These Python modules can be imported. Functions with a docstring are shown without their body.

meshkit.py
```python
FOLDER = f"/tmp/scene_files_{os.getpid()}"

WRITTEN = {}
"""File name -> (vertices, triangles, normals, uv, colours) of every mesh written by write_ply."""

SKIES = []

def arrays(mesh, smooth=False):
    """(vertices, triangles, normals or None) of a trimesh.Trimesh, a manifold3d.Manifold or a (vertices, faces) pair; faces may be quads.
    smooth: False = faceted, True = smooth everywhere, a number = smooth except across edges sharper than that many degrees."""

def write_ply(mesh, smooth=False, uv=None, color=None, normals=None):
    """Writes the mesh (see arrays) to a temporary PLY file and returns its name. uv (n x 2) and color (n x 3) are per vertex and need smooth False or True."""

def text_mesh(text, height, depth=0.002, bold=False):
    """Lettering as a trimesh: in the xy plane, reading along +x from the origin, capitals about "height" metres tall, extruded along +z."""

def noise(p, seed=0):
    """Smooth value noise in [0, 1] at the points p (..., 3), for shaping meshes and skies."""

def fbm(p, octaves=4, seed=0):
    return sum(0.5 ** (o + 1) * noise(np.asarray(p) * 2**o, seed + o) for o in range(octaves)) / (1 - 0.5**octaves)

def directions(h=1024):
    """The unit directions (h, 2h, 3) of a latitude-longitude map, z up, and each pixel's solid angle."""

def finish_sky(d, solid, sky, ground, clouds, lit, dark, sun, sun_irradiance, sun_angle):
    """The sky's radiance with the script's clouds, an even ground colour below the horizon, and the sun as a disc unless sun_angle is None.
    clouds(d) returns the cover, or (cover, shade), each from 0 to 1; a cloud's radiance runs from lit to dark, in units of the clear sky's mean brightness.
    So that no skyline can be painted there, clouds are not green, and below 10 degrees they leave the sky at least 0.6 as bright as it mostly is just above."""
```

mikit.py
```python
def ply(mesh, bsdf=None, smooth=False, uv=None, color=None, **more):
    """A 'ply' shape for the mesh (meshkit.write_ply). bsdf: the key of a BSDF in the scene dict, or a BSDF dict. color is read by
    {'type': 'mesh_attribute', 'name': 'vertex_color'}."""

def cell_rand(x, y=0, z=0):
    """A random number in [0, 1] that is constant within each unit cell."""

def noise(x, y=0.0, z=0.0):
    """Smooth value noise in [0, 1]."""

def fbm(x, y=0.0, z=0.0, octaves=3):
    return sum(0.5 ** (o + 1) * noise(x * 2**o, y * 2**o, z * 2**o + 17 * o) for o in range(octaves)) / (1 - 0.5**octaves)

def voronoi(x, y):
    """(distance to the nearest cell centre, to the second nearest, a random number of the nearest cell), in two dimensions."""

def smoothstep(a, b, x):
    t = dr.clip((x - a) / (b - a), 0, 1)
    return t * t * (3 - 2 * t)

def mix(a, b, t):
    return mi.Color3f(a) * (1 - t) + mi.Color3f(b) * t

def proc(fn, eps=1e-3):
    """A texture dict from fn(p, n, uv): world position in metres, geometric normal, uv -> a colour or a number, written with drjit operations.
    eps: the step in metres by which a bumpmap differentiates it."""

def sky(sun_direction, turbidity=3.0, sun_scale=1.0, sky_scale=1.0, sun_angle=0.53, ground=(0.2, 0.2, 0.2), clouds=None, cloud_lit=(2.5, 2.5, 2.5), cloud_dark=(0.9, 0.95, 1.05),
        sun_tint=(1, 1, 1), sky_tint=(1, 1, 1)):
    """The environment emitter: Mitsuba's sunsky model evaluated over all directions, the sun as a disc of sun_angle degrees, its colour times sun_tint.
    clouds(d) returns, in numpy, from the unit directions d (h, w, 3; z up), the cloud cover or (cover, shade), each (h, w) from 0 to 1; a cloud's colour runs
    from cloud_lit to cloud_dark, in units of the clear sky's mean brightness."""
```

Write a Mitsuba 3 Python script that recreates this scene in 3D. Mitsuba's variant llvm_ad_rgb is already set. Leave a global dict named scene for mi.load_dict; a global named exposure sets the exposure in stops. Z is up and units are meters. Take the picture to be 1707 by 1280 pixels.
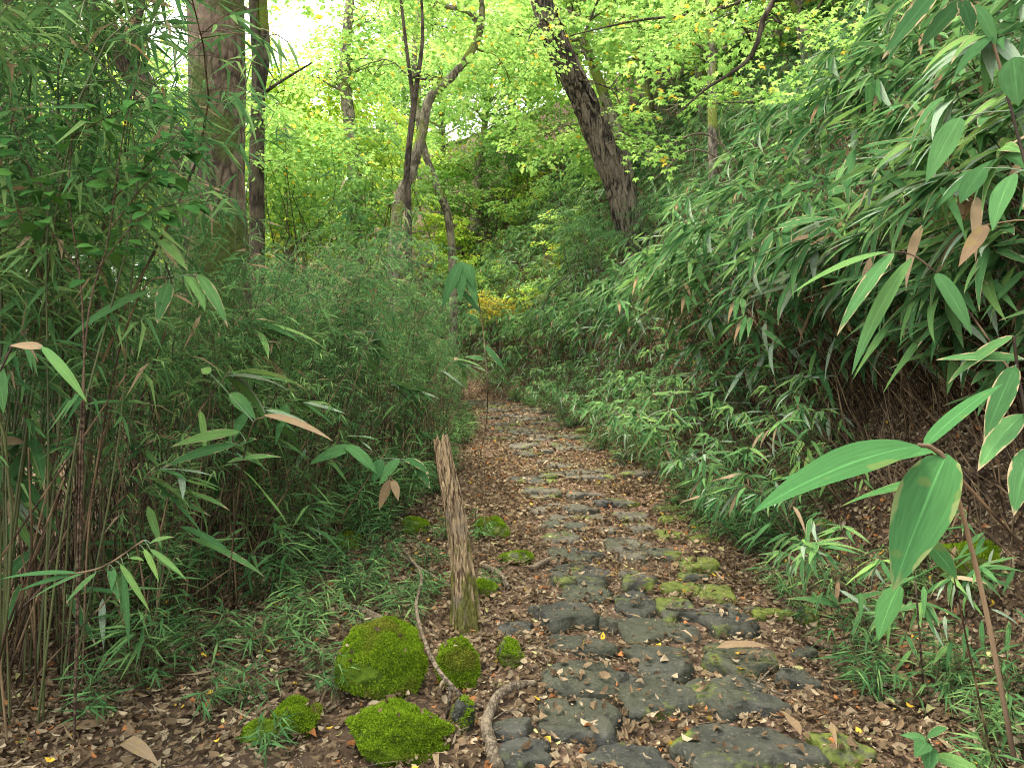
import math
import numpy as np
import drjit as dr
import mitsuba as mi
import mikit, meshkit
from mikit import proc, fbm, noise, cell_rand, smoothstep, mix

T = mi.ScalarTransform4f
scene, labels = {'type': 'scene'}, {}

# ------------------------------------------------------------------ camera, sky, exposure
F = 1242.0                                   # focal length in pixels of the 1707 x 1280 photograph
EYE = 1.5
scene['camera'] = {'type': 'perspective', 'fov': 69.0, 'fov_axis': 'x', 'near_clip': 0.05, 'far_clip': 900.0,
                   'to_world': T().look_at(origin=[0, 0, EYE], target=[0, 10, EYE], up=[0, 0, 1])}
scene['daylight'] = mikit.sky((-0.30, 0.18, 0.93), turbidity=3, sun_scale=0.55, sun_angle=22, clouds=lambda d: 1.0,
                              cloud_lit=(2.6, 2.6, 2.55), ground=(0.06, 0.07, 0.03))
exposure = 3.95
rng = np.random.default_rng(11)
U = rng.uniform


# ------------------------------------------------------------------ helpers
def numbered(name):
    if name not in scene and name not in labels:
        return name
    k = 1
    while f'{name}_{k:03d}' in scene or f'{name}_{k:03d}' in labels:
        k += 1
    return f'{name}_{k:03d}'


counts = {}


def key_of(name):
    n = counts.get(name, 0)
    counts[name] = n + 1
    return name if n == 0 else f'{name}_{n:03d}'


def thing(name, label, cat, group=None, kind=None):
    k = key_of(name)
    labels[k] = {'label': label, 'category': cat}
    if group:
        labels[k]['group'] = group
    if kind:
        labels[k]['kind'] = kind
    return k


def part(parent, name, shape, label=None, stuff=False):
    k = key_of(parent + '__' + name)
    scene[k] = shape
    if label or stuff:
        labels[k] = {}
        if label:
            labels[k]['label'] = label
        if stuff:
            labels[k]['kind'] = 'stuff'
    return k


def unit(v):
    v = np.asarray(v, float)
    return v / (np.linalg.norm(v, axis=-1, keepdims=True) + 1e-12)


def frames(d, up=(0, 0, 1), roll=None):
    """Rotation matrices whose columns are: along d, across, and the normal nearest to up (then rolled)."""
    d = unit(np.atleast_2d(d))
    up = np.broadcast_to(np.asarray(up, float), d.shape)
    z = up - (up * d).sum(-1, keepdims=True) * d
    bad = np.linalg.norm(z, axis=-1) < 1e-3
    z[bad] = np.cross(d[bad], [0.3, 0.9, 0.1])
    z = unit(z)
    y = np.cross(z, d)
    if roll is not None:
        c, s = np.cos(roll)[:, None], np.sin(roll)[:, None]
        y, z = c * y + s * z, c * z - s * y
    return np.stack([d, y, z], -1)


class Mesh:
    """Collects vertices, triangles and uv; shape() makes ONE ply entry."""
    def __init__(self):
        self.v, self.f, self.uv, self.n = [], [], [], 0

    def add(self, v, f, uv=None):
        v = np.asarray(v, float)
        self.v.append(v)
        self.f.append(np.asarray(f, int) + self.n)
        self.uv.append(np.zeros((len(v), 2)) if uv is None else uv)
        self.n += len(v)
        return self

    def scatter(self, tmpl, O, R, S, ids=None):
        v, f, uv = tmpl
        n = len(O)
        if n == 0:
            return self
        S = np.asarray(S, float)
        S = np.repeat(S[:, None], 3, 1) if S.ndim == 1 else S
        V = np.asarray(O)[:, None] + np.einsum('nij,nkj->nki', R, v[None] * S[:, None])
        if ids is None:
            ids = rng.integers(0, 4000, n)
        W = np.repeat(uv[None], n, 0)
        W[:, :, 0] += np.asarray(ids)[:, None]
        self.add(V.reshape(-1, 3), (f[None] + (np.arange(n) * len(v))[:, None, None]).reshape(-1, 3), W.reshape(-1, 2))
        return self

    def tube(self, pts, r, sides=6, cap=True, bump=0.0, seed=0, bumpf=(8, 2)):
        p = np.asarray(pts, float)
        t = unit(np.gradient(p, axis=0))
        a = np.cross(t, [0.0, 1.0, 0.13] if abs(t[:, 1]).mean() < 0.8 else [1.0, 0, 0])
        a = unit(a)
        b = np.cross(t, a)
        ang = np.arange(sides) * 2 * np.pi / sides
        r = np.broadcast_to(np.asarray(r, float), (len(p),))
        ring = np.cos(ang)[None, :, None] * a[:, None] + np.sin(ang)[None, :, None] * b[:, None]
        rr = np.repeat(r[:, None], sides, 1)
        if bump:
            L = np.cumsum(np.r_[0, np.linalg.norm(np.diff(p, axis=0), axis=1)])
            q = np.stack([np.cos(ang)[None] * bumpf[0] / 6.28 * 2 + 0 * L[:, None], np.sin(ang)[None] * bumpf[0] / 6.28 * 2 + 0 * L[:, None], L[:, None] * bumpf[1] + 0 * ang[None]], -1)
            rr = rr * (1 + bump * (meshkit.fbm(q, 4, seed) - 0.5) * 2)
        v = (p[:, None] + ring * rr[..., None]).reshape(-1, 3)
        i, j = np.meshgrid(np.arange(len(p) - 1), np.arange(sides), indexing='ij')
        q = np.stack([i * sides + j, i * sides + (j + 1) % sides, (i + 1) * sides + (j + 1) % sides, (i + 1) * sides + j], -1).reshape(-1, 4)
        f = np.vstack([q[:, [0, 1, 2]], q[:, [0, 2, 3]]])
        L = np.repeat(np.linspace(0, 1, len(p)), sides)
        uv = np.stack([np.tile(ang / 6.2832, len(p)), L], -1)
        if cap:
            n = len(v)
            v = np.vstack([v, p[:1], p[-1:]])
            k = np.arange(sides)
            f = np.vstack([f, np.stack([k * 0 + n, (k + 1) % sides, k], 1), np.stack([k * 0 + n + 1, k + (len(p) - 1) * sides, (k + 1) % sides + (len(p) - 1) * sides], 1)])
            uv = np.vstack([uv, [[0.5, 0], [0.5, 1]]])
        return self.add(v, f, uv)

    def arrays(self):
        return np.vstack(self.v), np.vstack(self.f), np.vstack(self.uv)

    def shape(self, bsdf, smooth=True, **kw):
        v, f, uv = self.arrays()
        return mikit.ply((v, f), bsdf, smooth=smooth, uv=uv, **kw)


def spline(pts, n):
    """Smooth curve (Catmull-Rom) through the points."""
    p = np.asarray(pts, float)
    p = np.vstack([2 * p[0] - p[1], p, 2 * p[-1] - p[-2]])
    u = np.linspace(0, len(p) - 3 - 1e-9, n)
    k = u.astype(int)
    t = (u - k)[:, None]
    a, b, c, d = p[k], p[k + 1], p[k + 2], p[k + 3]
    return 0.5 * (2 * b + (c - a) * t + (2 * a - 5 * b + 4 * c - d) * t ** 2 + (3 * b - a - 3 * c + d) * t ** 3)


def ramp(n, *vals):
    return np.interp(np.linspace(0, 1, n), np.linspace(0, 1, len(vals)), vals)


# leaf templates: along +x from the stalk, across y, upper side +z; uv = (across 0..1, along 0..1)
def strip(n, width, droop, fold=0.15, wave=0.0, broad=0.32, tip=1.0, twist=0.0):
    t = np.linspace(0, 1, n + 1)
    a = -droop * t
    x = np.r_[0, np.cumsum(np.cos((a[1:] + a[:-1]) / 2))] / n
    z = np.r_[0, np.cumsum(np.sin((a[1:] + a[:-1]) / 2))] / n
    w = np.where(t < broad, np.sqrt(np.maximum(1 - (1 - t / broad) ** 2, 0.004)), np.maximum(1 - (np.maximum(t - broad, 0) / (1 - broad)) ** (1.45 * tip), 0.0)) * width / 2 + 0.0008
    tw = twist * t
    v, uv = [], []
    for i in range(n + 1):
        for s in (-1, 0, 1):
            yy, zz = s * w[i], (fold * w[i] + wave * w[i] * math.sin(9 * t[i] + s)) * abs(s)
            v.append([x[i] - math.sin(a[i]) * zz, yy * math.cos(tw[i]), z[i] + zz * math.cos(a[i]) + yy * math.sin(tw[i])])
            uv.append([0.5 + 0.48 * s, t[i]])
    f = []
    for i in range(n):
        o = 3 * i
        f += [[o, o + 3, o + 4], [o, o + 4, o + 1], [o + 1, o + 4, o + 5], [o + 1, o + 5, o + 2]]
    f = np.array(f)[:, [0, 2, 1]]
    return np.array(v), f, np.array(uv)


def diamond(w=0.3, fold=0.1, droop=0.15, mid=0.42):
    v = np.array([[0, 0, 0], [mid, w / 2, fold], [1, 0, -droop], [mid, -w / 2, fold], [mid, 0, 0.0]])
    return v, np.array([[0, 3, 4], [3, 2, 4], [2, 1, 4], [1, 0, 4]])[:, ::-1].copy(), np.array([[0.5, 0], [0.98, mid], [0.5, 1], [0.02, mid], [0.5, mid]])


def lozenge(w=0.8, droop=0.1):
    v = np.array([[0, 0, 0], [0.45, w / 2, 0.06], [1, 0, -droop], [0.45, -w / 2, 0.06]])
    return v, np.array([[0, 3, 2], [0, 2, 1]]), np.array([[0.5, 0], [0.98, 0.45], [0.5, 1], [0.02, 0.45]])


def maple_leaf(lobes=5):
    """A palmate leaf: pointed lobes about the stalk's end, 2 triangles per lobe plus the body."""
    pts, uv = [[0.32, 0, 0.02]], [[0.5, 0.5]]
    angs = np.linspace(-2.1, 2.1, lobes)
    rim = []
    for i, a in enumerate(angs):
        L = 0.68 * (1 - 0.16 * abs(a))
        if i:
            m = (angs[i - 1] + a) / 2
            rim.append((0.32 + 0.30 * math.cos(m), 0.30 * math.sin(m), 0.03))
        rim.append((0.32 + L * math.cos(a), L * math.sin(a), -0.06 - 0.04 * abs(a)))
    rim = [(0.2, -0.1, 0)] + rim + [(0.2, 0.1, 0)]
    for p in rim:
        pts.append(p)
        uv.append([0.5 + 0.48 * np.clip(p[1], -1, 1), np.clip(p[0], 0, 1)])
    f = [[0, i, i + 1] for i in range(1, len(rim))]
    return np.array(pts), np.array(f), np.array(uv)


def oval_leaf(n=5, width=0.62, droop=0.5):
    return strip(n, width, droop, fold=0.22, broad=0.42, tip=1.2)


# ------------------------------------------------------------------ materials
def c3(*v):
    return mi.Color3f(*v)


def leaf_mat(name, colors, dry=None, dry_share=0.0, edge=None, edge_share=0.0, rib=1.25, rough=0.45, trans=0.7, vary=2.0, spot=0.0, eta=1.4, rib_w=0.05, veins=0.0, pale=None):
    def fn(p, n, uv):
        i = dr.floor(uv.x)
        a = uv.x - i
        r1, r2, r3 = cell_rand(i, 1), cell_rand(i, 2), cell_rand(i, 3)
        w = noise(p.x * vary, p.y * vary, p.z * vary)
        k = dr.clip(0.65 * r1 + 0.7 * (w - 0.32), 0, 1)
        c = mix(colors[0], colors[1], dr.clip(k * 2, 0, 1))
        c = mix(c, colors[2], dr.clip(k * 2 - 1, 0, 1))
        c = c * (0.85 + 0.3 * cell_rand(i, 7))
        if pale is not None:
            c = mix(c, pale, dr.select(r2 > 0.84, 0.85, 0.0))
        m = smoothstep(rib_w, rib_w * 0.3, dr.abs(a - 0.5))
        c = c * (1 + (rib - 1) * m)
        if veins:
            c = c * (1 + veins * (noise(a * 46 + i * 7, uv.y * 7, 0) - 0.5))
        if spot:
            s = smoothstep(0.70, 0.78, noise(p.x * 35, p.y * 35, p.z * 35))
            c = mix(c, (0.25, 0.21, 0.06), s * spot)
        if edge is not None:
            ed = dr.abs(a - 0.5) * 2
            jag = noise(i * 3.1 + uv.y * 14, a * 5, 0)
            e = smoothstep(0.80, 0.92, ed + 0.35 * (jag - 0.55)) + smoothstep(0.88, 0.97, uv.y + 0.1 * (jag - 0.5))
            c = mix(c, edge, dr.clip(e, 0, 1) * dr.select(r2 < edge_share, 1.0, 0.0))
        if dry is not None:
            d = mix(dry[0], dry[1], r2)
            d = d * (0.75 + 0.5 * w)
            c = mix(c, d, dr.select(r3 < dry_share, 1.0, 0.0))
        return c
    scene[name] = {'type': 'principledthin', 'base_color': proc(fn), 'roughness': rough, 'diff_trans': trans, 'eta': eta}


TAN = ((0.24, 0.16, 0.09), (0.42, 0.33, 0.22))
leaf_mat('leaf_sasa', [(0.045, 0.12, 0.045), (0.085, 0.205, 0.075), (0.21, 0.36, 0.10)], TAN, 0.05, (0.38, 0.31, 0.19), 0.35, rib=1.3, rough=0.25, trans=0.55, eta=2.0, veins=0.35, pale=(0.30, 0.39, 0.29))
leaf_mat('leaf_big', [(0.048, 0.14, 0.048), (0.058, 0.165, 0.056), (0.075, 0.19, 0.062)], None, 0, (0.15, 0.20, 0.08), 0.5, rib=1.6, rough=0.30, trans=0.45, eta=1.6, rib_w=0.03, veins=0.28, spot=0.2)
leaf_mat('leaf_bamboo', [(0.045, 0.125, 0.045), (0.105, 0.235, 0.085), (0.28, 0.44, 0.15)], TAN, 0.04, rib=1.0, rough=0.33, trans=0.7, eta=1.8)
leaf_mat('leaf_dry', [(0.15, 0.105, 0.065), (0.25, 0.185, 0.115), (0.36, 0.285, 0.195)], rib=1.15, rough=0.6, trans=0.3, spot=0.3)
leaf_mat('leaf_shrub', [(0.03, 0.10, 0.03), (0.05, 0.15, 0.04), (0.10, 0.24, 0.05)], rib=1.3, rough=0.38, trans=0.6, eta=1.5)
leaf_mat('leaf_canopy', [(0.19, 0.39, 0.09), (0.33, 0.55, 0.14), (0.50, 0.67, 0.20)], ((0.6, 0.42, 0.05), (0.65, 0.52, 0.08)), 0.035, rib=1.0, rough=0.55, trans=1.0, vary=0.8)
leaf_mat('leaf_canopy_yellow', [(0.29, 0.48, 0.07), (0.44, 0.63, 0.10), (0.60, 0.70, 0.13)], ((0.7, 0.5, 0.06), (0.7, 0.58, 0.09)), 0.05, rib=1.0, rough=0.55, trans=1.0, vary=0.8)
leaf_mat('leaf_canopy_cool', [(0.16, 0.33, 0.10), (0.26, 0.46, 0.14), (0.38, 0.57, 0.18)], ((0.5, 0.42, 0.08), (0.6, 0.52, 0.1)), 0.02, rib=1.0, rough=0.5, trans=0.9, vary=0.8)
leaf_mat('leaf_gold', [(0.36, 0.36, 0.06), (0.50, 0.42, 0.07), (0.36, 0.44, 0.08)], rib=1.0, rough=0.55, trans=0.9)
leaf_mat('leaf_needle', [(0.05, 0.13, 0.05), (0.08, 0.19, 0.07), (0.13, 0.26, 0.09)], rib=1.0, rough=0.5, trans=0.4)


def litter_fn(p, n, uv):
    i = dr.floor(uv.x)
    r1, r2, r3 = cell_rand(i, 1), cell_rand(i, 2), cell_rand(i, 3)
    c = mix((0.062, 0.044, 0.028), (0.20, 0.145, 0.088), r1)
    c = mix(c, (0.36, 0.295, 0.20), smoothstep(0.60, 1.0, r2))
    c = mix(c, (0.34, 0.15, 0.06), dr.select(r3 > 0.975, 1.0, 0.0))
    c = mix(c, (0.48, 0.48, 0.22), dr.select(r3 < 0.012, 1.0, 0.0))
    c = mix(c, (0.6, 0.42, 0.06), dr.select((r3 > 0.4) & (r3 < 0.406), 1.0, 0.0))
    return c * (0.8 + 0.4 * cell_rand(i, 9))


scene['litter'] = {'type': 'principledthin', 'base_color': proc(litter_fn), 'roughness': 0.55, 'diff_trans': 0.25, 'eta': 1.4}


def bumpy(inner, fn, scale, eps=1e-3):
    return {'type': 'twosided', 'bsdf': {'type': 'bumpmap', 'arbitrary': proc(fn, eps), 'scale': scale, 'bsdf': inner}}


def solid(name, fn, rough=0.8, spec=0.3, bump=None, scale=0.01, eps=1e-3):
    inner = {'type': 'principled', 'base_color': proc(fn), 'roughness': rough, 'specular': spec}
    scene[name] = bumpy(inner, bump, scale, eps) if bump else {'type': 'twosided', 'bsdf': inner}


def soil_fn(p, n, uv):
    a = fbm(p.x * 6, p.y * 6, p.z * 6, 4)
    b = noise(p.x * 45, p.y * 45, p.z * 45)
    c = mix((0.040, 0.027, 0.018), (0.11, 0.074, 0.048), a)
    return mix(c, (0.22, 0.14, 0.09), smoothstep(0.66, 0.8, b))


def path_fn(p, n, uv):
    a = fbm(p.x * 8, p.y * 8, p.z * 8, 4)
    c = mix((0.045, 0.030, 0.021), (0.12, 0.080, 0.055), a)
    return mix(c, (0.2, 0.13, 0.09), smoothstep(0.68, 0.8, noise(p.x * 60, p.y * 60, p.z * 60)))


solid('soil', soil_fn, 0.9, 0.2, lambda p, n, uv: fbm(p.x * 25, p.y * 25, p.z * 25, 3), 0.02)
solid('path_soil', path_fn, 0.9, 0.2, lambda p, n, uv: fbm(p.x * 30, p.y * 30, p.z * 30, 3), 0.015)


def stone_mat(name, moss, base=((0.015, 0.017, 0.016), (0.046, 0.048, 0.040))):
    def fn(p, n, uv):
        a = fbm(p.x * 9, p.y * 9, p.z * 9, 4)
        c = mix(base[0], base[1], smoothstep(0.25, 0.75, a))
        c = mix(c, (0.11, 0.11, 0.09), smoothstep(0.74, 0.84, noise(p.x * 120, p.y * 120, p.z * 120)) * 0.5)
        m = fbm(p.x * 5 + 7, p.y * 5, p.z * 5, 4) + 0.22 * (fbm(p.x * 40, p.y * 40, p.z * 40, 2) - 0.5)
        g = mix((0.035, 0.05, 0.010), (0.125, 0.16, 0.02), fbm(p.x * 30, p.y * 30, p.z * 30, 3))
        film = smoothstep(0.35, 0.7, fbm(p.x * 3, p.y * 3 + 9, p.z * 3, 3)) * 0.4
        c = mix(c, (0.050, 0.058, 0.024), film)
        return mix(c, g, smoothstep(0.66 - moss, 0.80 - moss, m))

    def bump(p, n, uv):
        return fbm(p.x * 26, p.y * 26, p.z * 26, 4)
    solid(name, fn, 0.72, 0.4, bump, 0.022)


stone_mat('stone_bare', 0.02)
stone_mat('stone_grey', 0.07, ((0.036, 0.035, 0.028), (0.095, 0.088, 0.068)))
stone_mat('stone_moss', 0.17)
stone_mat('stone_green', 0.42)


def moss_fn(p, n, uv):
    a = fbm(p.x * 14, p.y * 14, p.z * 14, 3)
    i = cell_rand(dr.floor(uv.x), 5)
    c = mix((0.11, 0.21, 0.012), (0.30, 0.46, 0.03), dr.clip(a * 0.9 + 0.5 * (i - 0.4), 0, 1))
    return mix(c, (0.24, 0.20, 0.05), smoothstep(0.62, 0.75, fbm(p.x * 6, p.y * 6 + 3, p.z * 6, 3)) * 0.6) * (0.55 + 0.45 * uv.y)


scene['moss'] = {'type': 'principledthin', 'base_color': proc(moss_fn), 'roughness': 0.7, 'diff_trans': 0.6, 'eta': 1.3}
solid('moss_bed', lambda p, n, uv: mix((0.03, 0.06, 0.008), (0.10, 0.16, 0.012), fbm(p.x * 20, p.y * 20, p.z * 20, 3)), 0.95, 0.1,
      lambda p, n, uv: fbm(p.x * 60, p.y * 60, p.z * 60, 3), 0.02)


def bark_mat(name, dark, light, streak=14.0, along=1.6, moss=0.0, scale=0.03, mossc=(0.10, 0.13, 0.02)):
    def ridge(p):
        w = noise(p.x * 5, p.y * 5, p.z * 1.5) * 1.2
        a = fbm(p.x * streak + w, p.y * streak + w, p.z * along, 4)
        return dr.abs(a - 0.5) * 2

    def fn(p, n, uv):
        r = ridge(p)
        c = mix(light, dark, smoothstep(0.30, 0.0, r))
        c = mix(c, mi.Color3f(light) * 1.35, smoothstep(0.45, 0.7, fbm(p.x * 4, p.y * 4, p.z * 3, 3)) * 0.5)
        c = c * (0.7 + 0.6 * noise(p.x * 40, p.y * 40, p.z * 20))
        if moss:
            m = fbm(p.x * 3, p.y * 3, p.z * 1.3, 4)
            c = mix(c, mi.Color3f(mossc) * (0.6 + 0.8 * noise(p.x * 50, p.y * 50, p.z * 50)), smoothstep(0.66 - moss, 0.8 - moss, m))
        return c
    solid(name, fn, 0.85, 0.2, lambda p, n, uv: dr.minimum(ridge(p), 0.35) + 0.2 * noise(p.x * 70, p.y * 70, p.z * 40), scale)


bark_mat('bark_big', (0.035, 0.025, 0.018), (0.125, 0.092, 0.068), 20, 5.5, moss=0.24, scale=0.02, mossc=(0.055, 0.075, 0.018))
bark_mat('bark_shaggy', (0.010, 0.008, 0.007), (0.14, 0.112, 0.088), 17, 1.1, moss=0.0, scale=0.07)
bark_mat('bark_grey', (0.06, 0.05, 0.04), (0.21, 0.18, 0.14), 14, 4, moss=0.12, scale=0.012, mossc=(0.16, 0.19, 0.04))
bark_mat('bark_dark', (0.02, 0.016, 0.012), (0.075, 0.06, 0.045), 14, 2.5, moss=0.05, scale=0.02)
bark_mat('stick', (0.05, 0.04, 0.028), (0.17, 0.14, 0.10), 60, 45, scale=0.012)
bark_mat('stick_dark', (0.03, 0.02, 0.014), (0.11, 0.08, 0.055), 40, 40, scale=0.008)


def rot_fn(p, n, uv):
    g = fbm(p.x * 120, p.y * 120, p.z * 2.2, 3)
    c = mix((0.075, 0.05, 0.030), (0.40, 0.30, 0.18), smoothstep(0.26, 0.64, g))
    c = mix(c, (0.20, 0.17, 0.13), smoothstep(0.5, 0.7, fbm(p.x * 12, p.y * 12, p.z * 5, 3)) * 0.8)
    low = smoothstep(0.85, 0.15, p.z - 0.18) * 0.75 + 1.6 * (fbm(p.x * 30, p.y * 30, p.z * 9, 4) - 0.53)
    g2 = mix((0.05, 0.06, 0.012), (0.14, 0.15, 0.025), noise(p.x * 60, p.y * 60, p.z * 60))
    return mix(c, g2, smoothstep(0.30, 0.70, low) * 0.85)


solid('rotten_wood', rot_fn, 0.9, 0.15, lambda p, n, uv: fbm(p.x * 120, p.y * 120, p.z * 2.2, 3), 0.035)
solid('cane_green', lambda p, n, uv: mix((0.03, 0.05, 0.02), (0.11, 0.13, 0.05), noise(p.x * 9, p.y * 9, p.z * 3)) , 0.5, 0.4)
solid('cane_dry', lambda p, n, uv: mix((0.03, 0.02, 0.012), (0.24, 0.17, 0.10), smoothstep(0.25, 0.95, noise(p.x * 25, p.y * 25, p.z * 2))), 0.6, 0.3)


# ------------------------------------------------------------------ terrain
BANK = np.array([(-30, 2.6), (0, 2.1), (2.6, 2.0), (4, 1.95), (6, 1.85), (9, 1.6), (12, 1.3), (16, 0.7), (20, -0.4), (26, -3.5), (34, -9), (50, -20), (400, -260)], float)
LEFT = np.array([(-30, -2.0), (2.6, -1.8), (3.2, -1.65), (4, -1.5), (5, -1.25), (6, -1.02), (8, -0.9), (12, -0.85), (16, -1.0), (20, -2.2), (26, -6.0), (34, -12), (50, -24), (400, -280)], float)
PATH = np.array([(-6, 0.5), (2.5, 0.66), (3.2, 0.72), (6, 0.92), (9, 0.80), (12, 0.45), (16, -0.05), (20, -1.2), (24, -3.4), (30, -7.5)], float)


def bank_x(y):
    return np.interp(y, BANK[:, 0], BANK[:, 1])


def left_x(y):
    return np.interp(y, LEFT[:, 0], LEFT[:, 1])


def path_x(y):
    return np.interp(y, PATH[:, 0], PATH[:, 1])


def ground(x, y):
    x, y = np.asarray(x, float), np.asarray(y, float)
    yy = np.clip(y, -10, 60)
    z = 0.06 * yy
    s = x - bank_x(y) + 0.25 * (meshkit.noise(np.stack([x * 0.7, y * 0.7, 0 * x], -1), 3) - 0.5)
    q = 0.5 * (s + np.sqrt(s * s + 0.06))
    z = z + 26 * (1 - np.exp(-q * 1.28 / 26))
    l = np.maximum(left_x(y) - x, 0)
    z = z - 0.04 * np.minimum(l, 12)
    p = np.stack([x, y, 0 * x], -1)
    z = z + 0.10 * (meshkit.fbm(p * 1.1, 3, 5) - 0.5) + 0.05 * (meshkit.fbm(p * 4, 2, 9) - 0.5)
    return z


def at(px, py, d):
    """The point at forward distance d that a photograph pixel looks at."""
    return np.array([(px - 853.5) / F * d, d, EYE - (py - 640) / F * d])


def base_at(x, y):
    return np.array([x, y, float(ground(x, y)) - 0.1])


def on_ground(px, py):
    d = np.linspace(1.2, 60, 6000)
    q = at(px, py, 1.0)
    x, z = q[0] * d, EYE + (q[2] - EYE) * d
    k = np.argmax(z < ground(x, d))
    return np.array([x[k], d[k], float(ground(x[k], d[k]))])


def axis_grid(lo, hi, step, far, grow=1.35):
    a = list(np.arange(lo, hi + 1e-6, step))
    s = step
    while a[-1] < far:
        s *= grow
        a.append(a[-1] + s)
    s = step
    while a[0] > -far:
        s *= grow
        a.insert(0, a[0] - s)
    return np.array(a)


gx, gy = axis_grid(-5, 6, 0.09, 350), axis_grid(-1, 20, 0.11, 350)
GX, GY = np.meshgrid(gx, gy, indexing='ij')
gv = np.stack([GX, GY, ground(GX, GY)], -1).reshape(-1, 3)
i, j = np.meshgrid(np.arange(len(gx) - 1), np.arange(len(gy) - 1), indexing='ij')
a = i * len(gy) + j
gq = np.stack([a, a + len(gy), a + len(gy) + 1, a + 1], -1).reshape(-1, 4)
scene['ground'] = mikit.ply((gv, gq), 'soil', smooth=True)
labels['ground'] = {'label': 'dark brown forest soil rising into the bank on the right', 'category': 'ground', 'kind': 'structure'}

py_ = np.linspace(1.0, 24, 240)
ps = np.linspace(-1, 1, 26)
PX = path_x(py_)[:, None] + ps[None] * (0.95 + 0.12 * np.sin(py_ * 1.7)[:, None])
PY = np.repeat(py_[:, None], 26, 1)
pv = np.stack([PX, PY, ground(PX, PY) + 0.008 - 0.035 * (np.abs(ps[None]) > 0.97)], -1).reshape(-1, 3)
i, j = np.meshgrid(np.arange(239), np.arange(25), indexing='ij')
a = i * 26 + j
scene['path'] = mikit.ply((pv, np.stack([a, a + 1, a + 27, a + 26], -1).reshape(-1, 4)), 'path_soil', smooth=True)
labels['path'] = {'label': 'old footpath paved with dark irregular stones, half covered by leaf litter', 'category': 'path', 'kind': 'structure'}


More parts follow.
